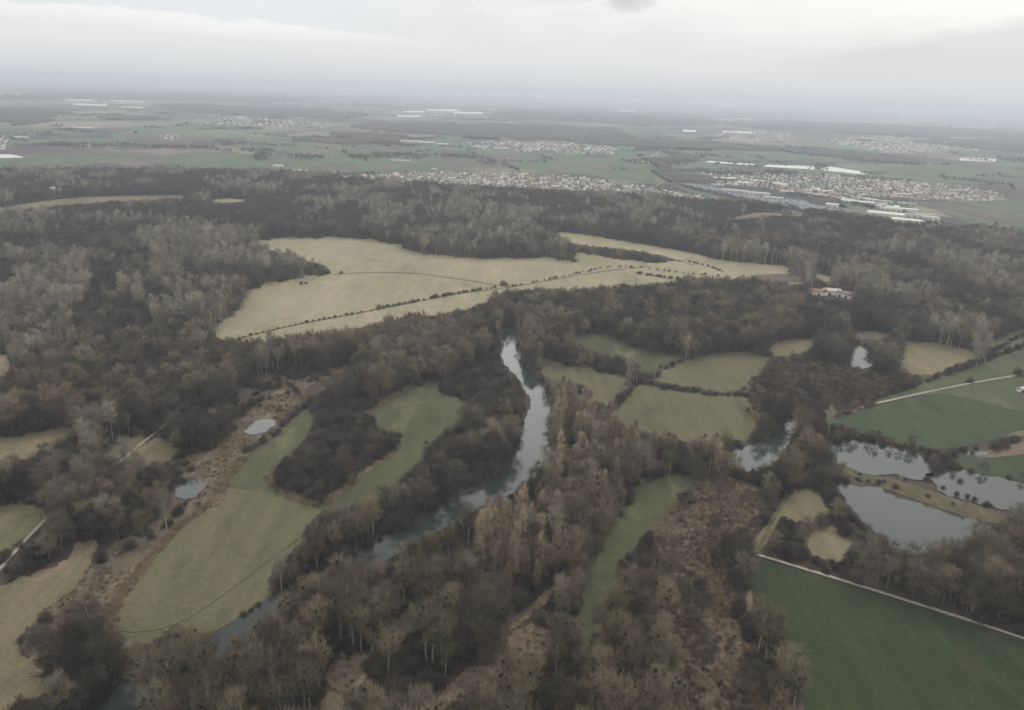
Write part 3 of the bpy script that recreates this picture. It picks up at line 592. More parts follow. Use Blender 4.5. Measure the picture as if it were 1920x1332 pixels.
for bi, (x0, x1, y0, y1, s) in enumerate(BX):
    gx, gy = np.meshgrid(np.arange(x0, x1, s), np.arange(y0, y1, s)); P = np.c_[gx.ravel(), gy.ravel()] + RNG.uniform(-s * .42, s * .42, (gx.size, 2))
    b = proj(np.c_[P, np.zeros(len(P))]); k = (b[:, 0] > -190) & (b[:, 0] < 2110) & (b[:, 1] < 1560) & inside(floor_px, b)
    P, b = P[k], b[k]; n = len(P)
    sp_of = np.full(n, '', dtype=object); keep = np.ones(n, bool)
    # outside the drawn zones: broad patches of dark, brown and pale stands
    n1 = vnoise(P * [1, .6], 75, 3); n2 = vnoise(P * [1, .5], 34, 5); v = .62 * n1 + .38 * n2 + RNG.normal(0, .09, n)
    sp_of[:] = 'round_dark'; sp_of[v > .50] = 'round_grey'; sp_of[v > .59] = 'round_brown'; sp_of[v > .69] = 'pale_tall'
    fr = b[:, 1] < 450; dk = fr & (v > .44) & (v < .64); sp_of[dk] = 'round_dark'
    sp_of[(RNG.random(n) < .12)] = 'thicket'
    for poly, spc, mixd in Z:
        ix = np.nonzero(inside(poly, b))[0]
        if len(ix) == 0: continue
        names = list(mixd); pr = np.array([mixd[a] for a in names]); cum = np.cumsum(pr / pr.sum())
        vv = (.5 * vnoise(P[ix] * [1, 1.6], 60, 21) + .5 * vnoise(P[ix], 17, 22) - .5) * 2.0 + .5; u = .35 * RNG.random(len(ix)) + .65 * vv
        u = np.clip((u - .12) / .76, 0, .9999)
        sp_of[ix] = np.array(names, dtype=object)[np.searchsorted(cum, u)]
        if spc * 1.2 > s: keep[ix] = RNG.random(len(ix)) < (s / (spc * 1.2)) ** 2
    for lowp in LOW: q_ = inside(lowp, b); sp_of[q_] = 'bush'; keep[q_] &= RNG.random(q_.sum()) < .6
    keep &= ~(inside(SCRUB, b) & (RNG.random(n) < .93)
              | (inside(MARSH, b) & (RNG.random(n) < .75)))
    S = np.clip(RNG.normal(1, .18, n), .6, 1.45) * KS
    for sn in set(sp_of):
        ix = np.nonzero((sp_of == sn) & keep)[0]
        ok, _ = clear_of(P[ix], HT[sn] * S[ix], WD[sn] * S[ix])
        # what is too tall for its place is a bush instead
        bad = ix[~ok]; sb = 'thicket' if sn not in ('thicket', 'bush') else 'bush'; S[bad] *= .85
        ok2, _ = clear_of(P[bad], HT[sb] * S[bad], WD[sb] * S[bad])
        for i in ix[ok]: PL.append((sn, P[i, 0], P[i, 1], S[i]))
        for i in bad[ok2]: PL.append((sb, P[i, 0], P[i, 1], S[i]))
# small undergrowth between the near trees
gx, gy = np.meshgrid(np.arange(-800, 800, 6.6), np.arange(250, 850, 6.6)); P = np.c_[gx.ravel(), gy.ravel()] + RNG.uniform(-2.4, 2.4, (gx.size, 2))
b = proj(np.c_[P, np.zeros(len(P))]); k = (b[:, 0] > -100) & (b[:, 0] < 2020) & (b[:, 1] < 1500) & (RNG.random(len(P)) < .7) & (vnoise(P, 22, 9) > .42)
P = P[k]; S = RNG.uniform(.7, 1.4, len(P)) * KS; b = proj(np.c_[P, np.zeros(len(P))])
k = ~inside(SCRUB, b) & ~(inside(MARSH, b) & (RNG.random(len(P)) < .8)); P, S = P[k], S[k]
ok, _ = clear_of(P, 4.2 * S, 5 * S)
UNDER = [('bush', P[i, 0], P[i, 1], S[i]) for i in np.nonzero(ok)[0]]
# scrub and reeds
def fill(poly, s, frac, box, thr=None):
    gx, gy = np.meshgrid(np.arange(box[0], box[1], s), np.arange(box[2], box[3], s)); P = np.c_[gx.ravel(), gy.ravel()] + RNG.uniform(-s * .5, s * .5, (gx.size, 2))
    b = proj(np.c_[P, np.zeros(len(P))]); k = inside(poly, b) & (RNG.random(len(P)) < frac)
    for wtr in WATERS: k &= ~inside(wtr, b)
    if len(poly) < 12 and len(poly) > 7:
        for pp in OPEN.values(): k &= ~inside(pp, b)
    if thr is not None: k &= vnoise(P, 14, 31) > thr
    return P[k]
SCR = fill(SCRUB, 3.4, .8, (50, 330, 250, 640), .42); RE1 = fill(SCRUB, 1.9, .7, (50, 330, 250, 640)); RE2 = fill(MARSH, 2.2, .5, (-420, -80, 250, 950), .35); SC2 = fill(MARSH, 4.5, .5, (-420, -80, 250, 950), .5)
RE3 = np.vstack([fill(OPEN[k_], 2.4, .45, (-260, 60, 220, 420)) for k_ in ('v1', 'v1b', 'v2', 'v3')]); SC4 = np.vstack([fill(OPEN[k_], 5, .4, (-260, 60, 220, 420)) for k_ in ('v1', 'v1b', 'v2', 'v3')])
DKB = fill(SCRUB, 6.5, .6, (50, 330, 250, 640)); FR = np.vstack([gnd(smooth(f_, False, 0, 4)) + RNG.normal(0, 1.5, (len(smooth(f_, False, 0, 4)), 2)) for f_ in FRINGE for _ in range(3)])
SC3 = fill([(1380,700),(1480,680),(1600,690),(1690,720),(1640,760),(1540,800),(1480,780),(1400,770)], 4.6, .9, (150, 500, 600, 1100))
# hedges and single bushes, by hand: (polyline px, step m, species, scale, label)
HEDGE = [
 ([(450,636),(500,622),(570,606),(640,594),(700,583)], 11, 'bush', .75, 'low bush in the hedge line crossing the straw coloured meadow', .8),
 ([(720,578),(800,562),(860,550),(930,540)], 7, 'bush', 1.0, 'dark bush in the thick middle of the hedge across the straw meadow', .8),
 ([(960,538),(1010,529),(1060,518),(1120,505),(1150,500)], 14, 'bush', .85, 'small bush on the thin hedge end nearest the wooded wedge', 2),
 ([(1160,501),(1200,502),(1250,509),(1300,515),(1350,518)], 14, 'bush', .9, 'bush on the boundary line east of the wooded wedge', 2),
 ([(1192,513),(1230,519),(1280,526)], 6, 'bush', 1.2, 'bush in the short dark hedge by the far end of the straw meadow', 1.2),
 ([(1295,492),(1330,500),(1355,510)], 8, 'bush', .9, 'bush on the strip between the two straw meadows', 1),
 ([(1203,716),(1240,727),(1290,736),(1340,742),(1398,743)], 5.5, 'bush', 1.0, 'dark clipped looking bush in the hedge between two green pastures', .7),
 ([(1240,690),(1270,681),(1300,671),(1330,664)], 6.5, 'bush', .9, 'bush on the pale bank above the upper green pasture', 1.5),
 ([(1195,700),(1185,730),(1165,752),(1148,775)], 6, 'thicket', .62, 'scrubby shrub on the slanting hedge left of the big pasture', 1.2),
 ([(463,850),(490,832),(512,818),(530,800)], 5.5, 'bush', 1.05, 'dark bush lining the marsh below the small upper pond', 1.2),
 ([(535,796),(560,770),(590,748),(640,728),(700,700)], 6, 'thicket', .62, 'dark shrub along the top of the narrow green meadow', 2),
 ([(1640,750),(1670,740),(1700,728),(1740,716),(1760,708)], 6.5, 'thicket', .62, 'dark shrub in the hedge below the tan field', 1.2),
 ([(1775,702),(1810,688),(1850,672),(1880,665),(1925,648),(1960,635)], 7, 'bush', 1.25, 'bush in the field hedge running uphill past the tan field', 1.5),
 ([(1855,660),(1880,650),(1900,640),(1925,628)], 8, 'bush', 1.1, 'bush on the upper hedge beside the small far meadow', 1.5),
 ([(1555,800),(1600,812),(1660,830),(1715,845),(1760,850),(1800,852)], 6, 'thicket', .6, 'shrub in the belt between the crop field and the upper pond', 1.2),
 ([(1560,895),(1600,898),(1640,906),(1700,925)], 12, 'bush', .9, 'small bush on the grassy bank between the two ponds', 1.5),
 ([(1740,905),(1790,925),(1840,945),(1880,957)], 10, 'bush', 1.1, 'round bush on the pond bank beside the farther pond', 1.5),
 ([(1560,925),(1578,950),(1600,975),(1625,1000),(1650,1018)], 5, 'thicket', .72, 'dark shrub lining the near shore of the big pond', 1.5),
 ([(520,1118),(480,1140),(450,1162)], 8, 'bush', .7, 'low bush on the river bank edge of the large near meadow', .6),
 ([(222,1255),(270,1232),(310,1205),(345,1185)], 6, 'thicket', .75, 'dark shrub at the low tip of the large near meadow', 2),
]
EXTRA = []
for pl, step, sn, sc_, lab, jit in HEDGE:
    step = step * .72 + .6; sc_ = sc_ * .92
    w = gnd(smooth(pl, False, 0, 2)); seg = np.linalg.norm(np.diff(w, axis=0), axis=1); cum = np.r_[0, np.cumsum(seg)]
    t = np.arange(0, cum[-1], step) + RNG.uniform(-step * .25, step * .25, len(np.arange(0, cum[-1], step)))
    for q in t:
        if RNG.random() < .10: continue
        x = np.interp(q, cum, w[:, 0]) + RNG.normal(0, jit); y = np.interp(q, cum, w[:, 1]) + RNG.normal(0, jit)
        EXTRA.append((sn, x, y, sc_ * RNG.uniform(.65, 1.3), lab))
SINGLE = [  # px, py, species, scale, label
 (942,536,'thicket',1.05,'lone dark tree sized bush at the bend of the meadow hedge'), (950,537,'thicket',.8,'smaller dark bush touching the lone bush at the hedge bend'),
 (711,580,'thicket',.85,'round brown bush standing tall in the meadow hedge'), (817,558,'thicket',.75,'broad bush in the hedge beyond the round brown bush'),
 (565,533,'bush',1.0,'flat dark bush alone inside the straw meadow'), (574,533,'bush',.9,'second flat bush close beside the one inside the straw meadow'), (640,513,'bush',1.1,'bush at the edge where the track leaves the wood'),
 (84,1168,'thicket',.72,'black looking round bush on the near left meadow'), (42,1202,'bush',.8,'small dark bush below the black round bush'),
 (372,950,'bush',.85,'round bush on the reed edge under the lower small pond'), (347,948,'bush',.7,'reddish low bush beside the lower small pond'),
 (747,820,'bush',1.1,'round dark bush at the tip of the wooded island in the meadow'), (800,832,'bush',.7,'isolated low bush on the green bay meadow'),
 (1402,772,'bush',1.0,'round reddish bush in the pale corner of the big pasture'), (1818,718,'thicket',.8,'hazy pale tree beside the pale path between fields'), (1908,704,'thicket',1.2,'dark leafless tree at the far end of the field path'),
 (1800,905,'thicket',.5,'round bush at the water between the two long ponds'), (1823,852,'bush',.7,'small bush on the muddy strip by the puddle'),
 (285,1010,'thicket',.55,'dark shrub by the pool in the marsh'), (318,985,'bush',.9,'purple bush on the marsh edge of the meadow'), (140,1165,'thicket',.7,'dense shrub at the marsh near the black round bush'),
 (130,1200,'thicket',.7,'dense shrub in the wet hollow of the marsh'), (160,1195,'bush',1.2,'flat shrub in the wet hollow of the marsh'), (345,905,'bush',1.0,'low bush left of the lower small pond'),
 (330,862,'bush',1.1,'dark bush on the reeds above the lower small pond'), (350,848,'bush',1.1,'dark bush between the path meadow and the marsh'), (368,835,'bush',1.2,'dark bush nearest the trees above the marsh'), (348,872,'bush',1.0,'reddish bush at the head of the marsh'),
]
TREES1 = [
 (98,1045,'mistletoe',.72,'bare olive tree full of dark mistletoe beside the pale path'), (165,1000,'round_brown',1.0,'broad orange brown tree in front of the marsh wood'), (215,1010,'round_brown',.82,'narrow orange brown tree at the end of the marsh wood'),
 (272,900,'pale_tall',.7,'pollard like fan shaped tree on the tan clearing'), (1480,508,'pale_tall',.8,'tall thin tree at the tip of the far straw meadow'), (1500,512,'pale_tall',.75,'second tall thin tree at the tip of the far straw meadow'),
 (660,930,'mistletoe',.6,'small mistletoe tree at the head of the island meadow'),
]
for i, (y, x) in enumerate([(765,1040),(782,1043),(800,1046),(818,1047),(838,1048),(858,1050),(878,1049),(900,1046),(918,1040)]):
    TREES1.append((x, y + 28, 'poplar', 1.0 + .06 * (i % 3), 'slender poplar in the row along the river bank'))
for i, (x, y) in enumerate([(1062,905),(1068,925),(1088,860),(1095,880),(1105,905),(1112,870),(1150,890),(1155,915),(1130,925),(1075,945)]):
    TREES1.append((x, y + 12, 'poplar', .8 + .05 * (i % 4), 'sandy brown poplar in the loose group right of the river row'))

def row(px, step, kinds, sc0, lab, off=0, strict=True):
    w = gnd(smooth(px, False, 0, 2)); cum = np.r_[0, np.cumsum(np.linalg.norm(np.diff(w, axis=0), axis=1))]
    for t in np.arange(step * .3, cum[-1], step):
        t += random.uniform(-.3, .3) * step; x, y = np.interp(t, cum, w[:, 0]) + random.gauss(0, 1), np.interp(t, cum, w[:, 1]) + random.gauss(0, 1.5) - off; kd = random.choice(kinds); sc1 = sc0 * random.uniform(.8, 1.15) * .86
        if strict and not clear_of(np.array([[x, y]]), np.array([HT[kd] * sc1 * KS]), np.array([WD[kd] * sc1 * KS]))[0][0]: continue
        q_ = proj([(x, y, 0)])[0]; TREES1.append((q_[0], q_[1], kd, sc1, lab))
row([(930,968),(880,992),(850,1012),(800,1038),(760,1062)], 11, ['pale_tall', 'mistletoe'], .62, 'pale mistletoe tree standing against the glinting river reach', 0, False)
row([(800,1032),(720,1078),(650,1116),(590,1150),(560,1168)], 6.5, ['mistletoe_b', 'mistletoe', 'round_brown'], .95, 'tree on the near bank hiding the middle of the river')
row([(800,1040),(720,1090),(650,1130),(590,1165)], 7, ['mistletoe_b', 'mistletoe', 'pale_tall'], .9, 'tree in the second row behind the hidden river bank')
row([(395,1262),(350,1292),(300,1325)], 7, ['mistletoe', 'round_grey', 'mistletoe_b'], 1.0, 'broad olive grey tree between the two lowest glimpses of river')
row([(400,1275),(350,1310),(310,1345)], 7, ['mistletoe', 'round_grey'], 1.05, 'broad tree at the very foot of the wood by the river')
row([(595,1085),(640,1062),(690,1035),(735,1008)], 7, ['mistletoe_b', 'round_grey'], .8, 'tree on the far bank above the hidden river', 0)
row([(560,1030),(575,1060),(560,1090),(520,1112)], 8, ['round_grey', 'mistletoe_b'], .75, 'tree at the river corner of the large near meadow')
row([(1560,834),(1600,824),(1663,836),(1720,850)], 9, ['round_grey', 'round_brown', 'thicket'], .62, 'tree in the belt reflected by the upper pond', 0, False)
row([(1775,884),(1850,889),(1925,905),(1990,922)], 14, ['round_dark', 'thicket'], .55, 'tree on the far shore of the right hand pond', 0, False)
row([(1600,890),(1700,918),(1780,946),(1860,974)], 17, ['pale_tall', 'thicket', 'round_grey'], .42, 'little tree on the grassy strip between the ponds', 0, False)
CLS = {'poplar': 'poplar_tree', 'thicket': 'bush', 'bush': 'bush'}
CAT = {'bare_tree': 'tree', 'poplar_tree': 'poplar', 'bush': 'bush', 'mistletoe_tree': 'tree'}
def cls(sn): return CLS.get(sn, 'mistletoe_tree' if sn.startswith('mist') else 'bare_tree')
PLACES = [  # where, for labels
 ([(0,1000),(400,1180),(400,1340),(0,1340)], 'by the river at the near tip of the large meadow'),
 ([(400,1130),(700,1130),(560,1340),(300,1340)], 'on the near side of the lowest river reach'),
 ([(560,1340),(700,1130),(960,1150),(960,1340)], 'among the brown clearings below the river'),
 ([(960,1340),(960,1150),(1120,1150),(1120,1340)], 'below the clearing with the bare tan patch'),
 ([(1100,960),(1330,960),(1330,1340),(1110,1340)], 'between the narrow green strip and the reddish scrub'),
 ([(1330,960),(1530,1040),(1530,1340),(1330,1340)], 'beside the dark green crop field corner'),
 ([(1400,1030),(1930,1030),(1930,1210)], 'above the white track bordering the crop field'),
 ([(860,930),(1100,930),(1100,1150),(860,1150)], 'in the poplar plantation below the river bend'),
 ([(560,930),(860,930),(860,1150),(560,1150)], 'on the river banks where water glints through branches'),
 ([(1020,700),(1400,700),(1400,960),(1020,960)], 'between the river bend and the big pasture'),
 ([(1360,780),(1570,780),(1570,1040),(1360,1040)], 'around the small dark channel'),
 ([(1500,800),(1930,800),(1930,1030),(1500,1030)], 'around the two ponds'),
 ([(480,700),(780,700),(780,960),(480,960)], 'in the wooded island of the meadow'),
 ([(600,600),(1000,600),(1000,930),(600,930)], 'in the wood on the far bank of the river'),
 ([(0,840),(360,840),(360,1060),(0,1060)], 'between the pale path and the marsh'),
]
LOOK = dict(round_brown='round crowned brown bare tree', round_grey='round crowned grey bare tree', round_dark='dense dark bare tree', pale_tall='tall pale trunked bare tree', poplar='slender upright poplar', mistletoe='olive tree with mistletoe balls', mistletoe_b='brown tree with mistletoe balls', thicket='dense purplish shrub', bush='low dark shrub')
def place_words(q):
    for poly, t in PLACES:
        if inside(poly, np.array([q]))[0]: return t
    return 'in the wood beyond the river' if q[1] < 800 else 'in the near woods'
def put(sn, x, y, s, label, group, lab_scale=True):
    v = random.randrange(4); c = cls(sn); parts = PARTS[(sn, v)]
    rz = random.random() * 6.28
    s = s * (KS if lab_scale else 1)
    root = bpy.data.objects.new(c, None); root.empty_display_size = 1
    COL.objects.link(root); root.location = (x, y, .05); root.rotation_euler = (0, 0, rz); root.scale = (s * random.uniform(.9, 1.1), s * random.uniform(.9, 1.1), s)
    for nm, me in parts: p = bpy.data.objects.new(nm, me); COL.objects.link(p); p.parent = root
    tag(root, label, CAT[c], group)
    return root
count = {}
for x, y, sn, s, lab in SINGLE + TREES1:
    g = G(x, y); put(sn, g[0], g[1], s, lab, lab); count[cls(sn)] = count.get(cls(sn), 0) + 1
EXTRA.sort(key=lambda t: math.hypot(t[1], t[2]) / t[3]); OVER = [t[:4] for t in EXTRA[225:]]; EXTRA = EXTRA[:225]
for i, (sn, x, y, s, lab) in enumerate(EXTRA):
    if proj([(x, y, 2)])[0][0] > 1930: continue
    put(sn, x, y, s, lab, lab); count['bush'] += 1
print('EXTRA bushes', count)
# nearest ones become things
PL.sort(key=lambda t: t[1] ** 2 + t[2] ** 2)
rest = []
for t in PL:
    sn, x, y, s = t; c = cls(sn); m_ = proj([(x, y, HT[sn] * s * .75)])[0]; s_rel = s / KS
    if 8 < m_[0] < 1912 and 20 < m_[1] < 1322 and count.get(c, 0) < 300 and (c != 'bush' or random.random() < .35):
        count[c] = count.get(c, 0) + 1; w_ = place_words(proj([(x, y, 0)])[0]); size = 'tall ' if s_rel > 1.14 else ('small ' if s_rel < .88 else '')
        lab = ' '.join((size + LOOK[sn] + ' ' + w_).split()[:16])
        put(sn, x, y, s, lab, lab, False)
    else: rest.append(t)
rest += UNDER + [(a, x, y, s * KS) for a, x, y, s in OVER]
NAMES = dict(round_brown='brown_wood', round_grey='grey_wood', round_dark='dark_wood', pale_tall='pale_wood', poplar='poplar_wood', mistletoe='mistletoe_wood', mistletoe_b='mistletoe_wood', thicket='thicket', bush='undergrowth')
tot = 0
for sn in NAMES:
    for lod in ('near', 'far'):
        q = [(x, y, s) for a, x, y, s in rest if a == sn and (math.hypot(x, y) < 900) == (lod == 'near')]
        if q:
            q = np.array(q); tot += len(q); scatter(NAMES[sn], sn, lod, q[:, :2], q[:, 2], 'mass of ' + LOOK[sn] + 's ' + ('in the near woods' if lod == 'near' else 'in the far woods'), len(q))
for P_, s_, nm, sp_, lab in ((SCR, 1, 'scrub', 'scrub', 'reddish low scrub in the boggy hollow'), (SC2, .8, 'scrub', 'scrub', 'low scrub scattered through the marsh'), (SC3, 1.9, 'scrub', 'scrub', 'reddish scrub by the small upper pond'), (DKB, .42, 'bush', 'bush', 'small dark bushes dotted over the boggy hollow'), (FR, 1.15, 'reeds', 'reed', 'pale reed fringe along the meadow edges'), (SC4, .9, 'scrub', 'scrub', 'low scrub on the brown clearings'), (RE3, 1, 'reeds', 'reed', 'dead grass tussocks on the brown clearings'), (RE1, 1, 'reeds', 'reed', 'dead tan reeds in the boggy hollow'), (RE2, 1, 'reeds', 'reed', 'dead tan reeds along the marsh')):
    if len(P_): scatter(nm, sp_, 'near', P_, s_ * np.random.default_rng(3).uniform(.6, 1.4, len(P_)), lab, len(P_))
print('individual', count, 'stuff plants', tot, 'scrub', len(SCR), len(RE1), len(RE2), len(SC2))

# far woods on the plain: lumpy canopies
def canopy(name, poly, z, cell, h, label, seed):
    w = gnd(smooth(poly, True, 0, 1)); r = np.random.default_rng(seed)
    x0, y0 = w.min(0); x1, y1 = w.max(0); cell = max(cell, math.sqrt((x1 - x0) * (y1 - y0) / 16000))
    nx, ny = int((x1 - x0) / cell) + 2, int((y1 - y0) / cell) + 2
    gx, gy = np.meshgrid(x0 + np.arange(nx) * cell, y0 + np.arange(ny) * cell, indexing='ij'); P = np.c_[gx.ravel(), gy.ravel()] + r.uniform(-.35, .35, (nx * ny, 2)) * cell
    ins = inside([tuple(a) for a in w], P + np.c_[vnoise(P, 260, seed) - .5, vnoise(P, 260, seed + 90) - .5] * min(700, (y1 - y0) * .45) + np.c_[vnoise(P, 70, seed + 7) - .5, vnoise(P, 70, seed + 9) - .5] * 110); hz = np.where(ins, h * r.uniform(.55, 1.15, len(P)), -1.0)
    I = np.arange(nx * ny).reshape(nx, ny); q = np.stack([I[:-1, :-1], I[1:, :-1], I[1:, 1:], I[:-1, 1:]], -1).reshape(-1, 4)
    q = q[ins[q].any(1)]; me = mesh(name, np.c_[P, hz], q, M['far_wood']); tag(obj(name, me), label, None, None, 'stuff')
m, nt, out = mat('far_wood'); Pn = pos(nt)
surf(nt, out, ramp(nt, noise(nt, Pn, .03, 4, .7), [(.3, (.045, .042, .036)), (.55, (.075, .066, .053)), (.75, (.11, .095, .07))])); M['far_wood'] = m
WOODS = [[(560,262),(590,256),(640,250),(700,253),(725,262),(742,274),(700,276),(620,270)],
 [(640,238),(760,228),(900,236),(1020,236),(1180,246),(1150,262),(1060,268),(1000,258),(900,262),(840,256),(760,248)],
 [(900,215),(1000,208),(1150,214),(1350,226),(1330,236),(1150,232),(1000,226)], [(1040,268),(1160,258),(1300,268),(1480,276),(1460,285),(1280,280),(1180,278)],
 [(1200,285),(1280,295),(1330,310),(1320,325),(1260,318),(1200,300)], [(1450,283),(1600,285),(1720,300),(1700,312),(1560,298)], [(1700,262),(1850,262),(1990,272),(1990,285),(1850,288)],
 [(-60,205),(60,206),(100,213),(110,228),(40,236),(-60,236)], [(200,218),(300,222),(290,227),(210,226)], [(300,196),(450,200),(640,208),(700,220),(560,222),(400,214)],
 [(1350,232),(1500,228),(1750,238),(1990,255),(1990,262),(1700,256),(1450,246)], [(-60,183),(200,172),(500,178),(640,186),(500,192),(200,188)], [(1280,318),(1340,318),(1330,345),(1290,345),(1230,335)], [(1480,368),(1560,378),(1600,392),(1520,380)], [(1790,425),(1860,428),(1880,450),(1800,445)]]
for i, p in enumerate(WOODS): canopy('far_wood', p, 0, 14, 15 if i < 12 else 11, 'distant wood on the hazy plain', i + 5)

# copses, tree rows and orchards strewn over the plain
cp = []
for i in range(270):
    x_ = random.uniform(-80, 2000); yh = 171 + .0384 * (x_ - 960); y_ = yh + 26 + 120 * random.random() ** 1.25
    if inside([tuple(a) for a in FLOOR[:-1]] + [(2700, 1400), (-700, 1400)], np.array([(x_, y_)]))[0]: continue
    g = G(x_, y_); a_ = random.choice([.35, .35 + 1.57, -.5, 1.07]) + random.gauss(0, .1); L = random.uniform(30, 380); wdt = random.choice([3, 3, 4, 18, 40]); k_ = int(L / 9 * (1 if wdt < 10 else wdt / 9))
    t_ = np.random.default_rng(i).uniform(-.5, .5, k_) * L; u_ = np.random.default_rng(i + 999).normal(0, wdt, k_)
    cp.append(np.c_[g[0] + t_ * math.cos(a_) - u_ * math.sin(a_), g[1] + t_ * math.sin(a_) + u_ * math.cos(a_)])
cp = np.vstack(cp); scatter('copses', 'round_dark', 'far', cp, RNG.uniform(.5, 1.0, len(cp)), 'copses and tree rows strewn over the plain', 4)
print('copse trees', len(cp))
for i, (pl_, wd_) in enumerate([([(-60,262),(150,268),(330,280),(520,296),(640,318)], 7), ([(100,330),(200,290),(330,262),(500,240)], 7), ([(640,240),(720,262),(745,278),(800,292)], 9), ([(880,326),(1000,300),(1120,272),(1200,250)], 8), ([(1230,350),(1280,318),(1340,290),(1400,262)], 8), ([(1560,330),(1650,300),(1780,284),(1990,270)], 8), ([(1750,380),(1850,400),(1990,405)], 7), ([(740,275),(860,283),(1000,292),(1180,300)], 8), ([(1830,412),(1900,395),(2050,385)], 5)]):
    ribbon('lane', pl_, wd_, 'lane', 1.6 + i * .02)
# ------------------------------------------------------------------ buildings
M['wall'] = tinted('house_wall', [(.80, .77, .70), (.70, .66, .58), (.84, .82, .78), (.66, .60, .52), (.80, .72, .62)])
M['tile'] = tinted('roof_tile', [(.34, .21, .16), (.30, .24, .20), (.18, .16, .15), (.42, .27, .21), (.40, .35, .31), (.55, .50, .45)])
M['glass'] = plain('window_glass', (.04, .045, .05), .15, .5, .1)
M['metal_roof'] = tinted('metal_roof', [(.62, .61, .56), (.46, .48, .50), (.68, .64, .56), (.40, .39, .37)])
M['metal_wall'] = tinted('metal_wall', [(.60, .59, .55), (.48, .48, .46), (.66, .62, .52)])
M['white_roof'] = plain('white_roof', (.66, .65, .60), .7, .2, .06, .1)
M['poly'] = plain('polythene', (.62, .62, .59), .6, .2, .12, .1)
M['concrete'] = plain('concrete', (.50, .49, .47), var=.15)
def boxv(cx, cy, z0, lx, ly, lz):
    x, y = lx / 2, ly / 2
    V = [(cx + a * x, cy + b_ * y, z0 + c * lz) for c in (0, 1) for a, b_ in ((-1, -1), (1, -1), (1, 1), (-1, 1))]
    return V, [(0, 3, 2, 1), (4, 5, 6, 7), (0, 1, 5, 4), (1, 2, 6, 5), (2, 3, 7, 6), (3, 0, 4, 7)]
class Bd:
    def __init__(s): s.V = []; s.F = []; s.m = []
    def add(s, V, Fc, mi=0):
        k = len(s.V); s.V += [tuple(v) for v in V]; s.F += [tuple(i + k for i in f) for f in Fc]; s.m += [mi] * len(Fc)
    def me(s, name, mats): return mesh(name, s.V, s.F, mats, s.m)
def house_parts(seed):
    r = random.Random(seed); L, W_, Hh = r.uniform(10, 15), r.uniform(8, 10), r.choice([3.2, 5.6, 5.8]); rh = r.uniform(2.6, 3.8)
    b = Bd(); b.add(*boxv(0, 0, 0, L, W_, Hh))
    x, y = L / 2, W_ / 2
    b.add([(-x, -y, Hh), (-x, y, Hh), (-x, 0, Hh + rh), (x, -y, Hh), (x, y, Hh), (x, 0, Hh + rh)], [(0, 1, 2)[::-1], (3, 4, 5)])
    n = int(L // 3)
    for fl in range(int(Hh // 2.8)):
        for i in range(n):
            cx = -x + (i + .5) * L / n
            for sgn in (-1, 1): b.add(*boxv(cx, sgn * (y + .01), fl * 2.8 + 1, 1.2, .08, 1.2), 1)
    for sgn in (-1, 1): b.add(*boxv(sgn * (x + .01), 0, 1.0, .08, 1.4, 1.3), 1)
    if r.random() < .5: b.add(*boxv(x + 1.8, -1, 0, 3.6, 5.5, 2.6))
    rf = Bd(); o = .5; sl = rh / y
    A = [(-x - o, -y - o, Hh - o * sl), (x + o, -y - o, Hh - o * sl), (x + o, 0, Hh + rh), (-x - o, 0, Hh + rh), (-x - o, y + o, Hh - o * sl), (x + o, y + o, Hh - o * sl)]
    Bv = [(p[0], p[1], p[2] + .25) for p in A]
    rf.add(A + Bv, [(6, 7, 8, 9), (9, 8, 11, 10), (0, 3, 2, 1), (3, 4, 5, 2), (0, 1, 7, 6), (4, 10, 11, 5), (0, 6, 9, 3), (3, 9, 10, 4), (1, 2, 8, 7), (2, 5, 11, 8)])
    ch = Bd(); ch.add(*boxv(L * .22, .8, Hh + rh * .5, .7, .7, rh * .5 + 1.1))
    return b.me('house', [M['wall'], M['glass']]), rf.me('roof', [M['tile']]), ch.me('chimney', [M['concrete']])
def shed_parts(L, W_, Hh, roofm='metal_roof', arch=False):
    b = Bd(); b.add(*boxv(0, 0, 0, L, W_, Hh))
    for i in range(max(2, int(L // 14))): b.add(*boxv(-L / 2 + (i + .5) * L / max(2, int(L // 14)), -W_ / 2 - .02, 0, 3.5, .1, min(4, Hh - .5)), 1)
    rf = Bd(); k = 7; P = []
    for sx in (-1, 1):
        for i in range(k):
            t = i / (k - 1) * 2 - 1; zz_ = Hh + .05 + ((1 - t * t) * W_ * .12 if arch else (1 - abs(t)) * W_ * .07)
            P.append((sx * (L / 2 + .4), t * (W_ / 2 + .4), zz_))
    P2 = [(p[0], p[1], p[2] + .3) for p in P]; n = 2 * k
    Fc = [(n + i, n + k + i, n + k + i + 1, n + i + 1) for i in range(k - 1)] + [(i, i + 1, k + i + 1, k + i) for i in range(k - 1)]
    Fc += [(i, n + i, n + i + 1, i + 1) for i in range(k - 1)] + [(k + i, k + i + 1, n + k + i + 1, n + k + i) for i in range(k - 1)] + [(0, k, n + k, n), (k - 1, n + k - 1, n + 2 * k - 1, 2 * k - 1)]
    rf.add(P + P2, Fc)
    return b.me('shed', [M['metal_wall'], M['glass']]), rf.me('roof', [M[roofm]])
HP = [house_parts(i) for i in range(8)]
def bld(name, parts, x, y, rz, label, cat, group=None, s=1):
    o = bpy.data.objects.new(name, parts[0]); COL.objects.link(o); o.location = (x, y, .25); o.rotation_euler = (0, 0, rz); o.scale = (s, s, s)
    if len(parts) > 1: rf = bpy.data.objects.new('roof', parts[1]); COL.objects.link(rf); rf.parent = o
    if len(parts) > 2: c = bpy.data.objects.new('chimney', parts[2]); COL.objects.link(c); c.parent = rf
    return tag(o, label, cat, group)
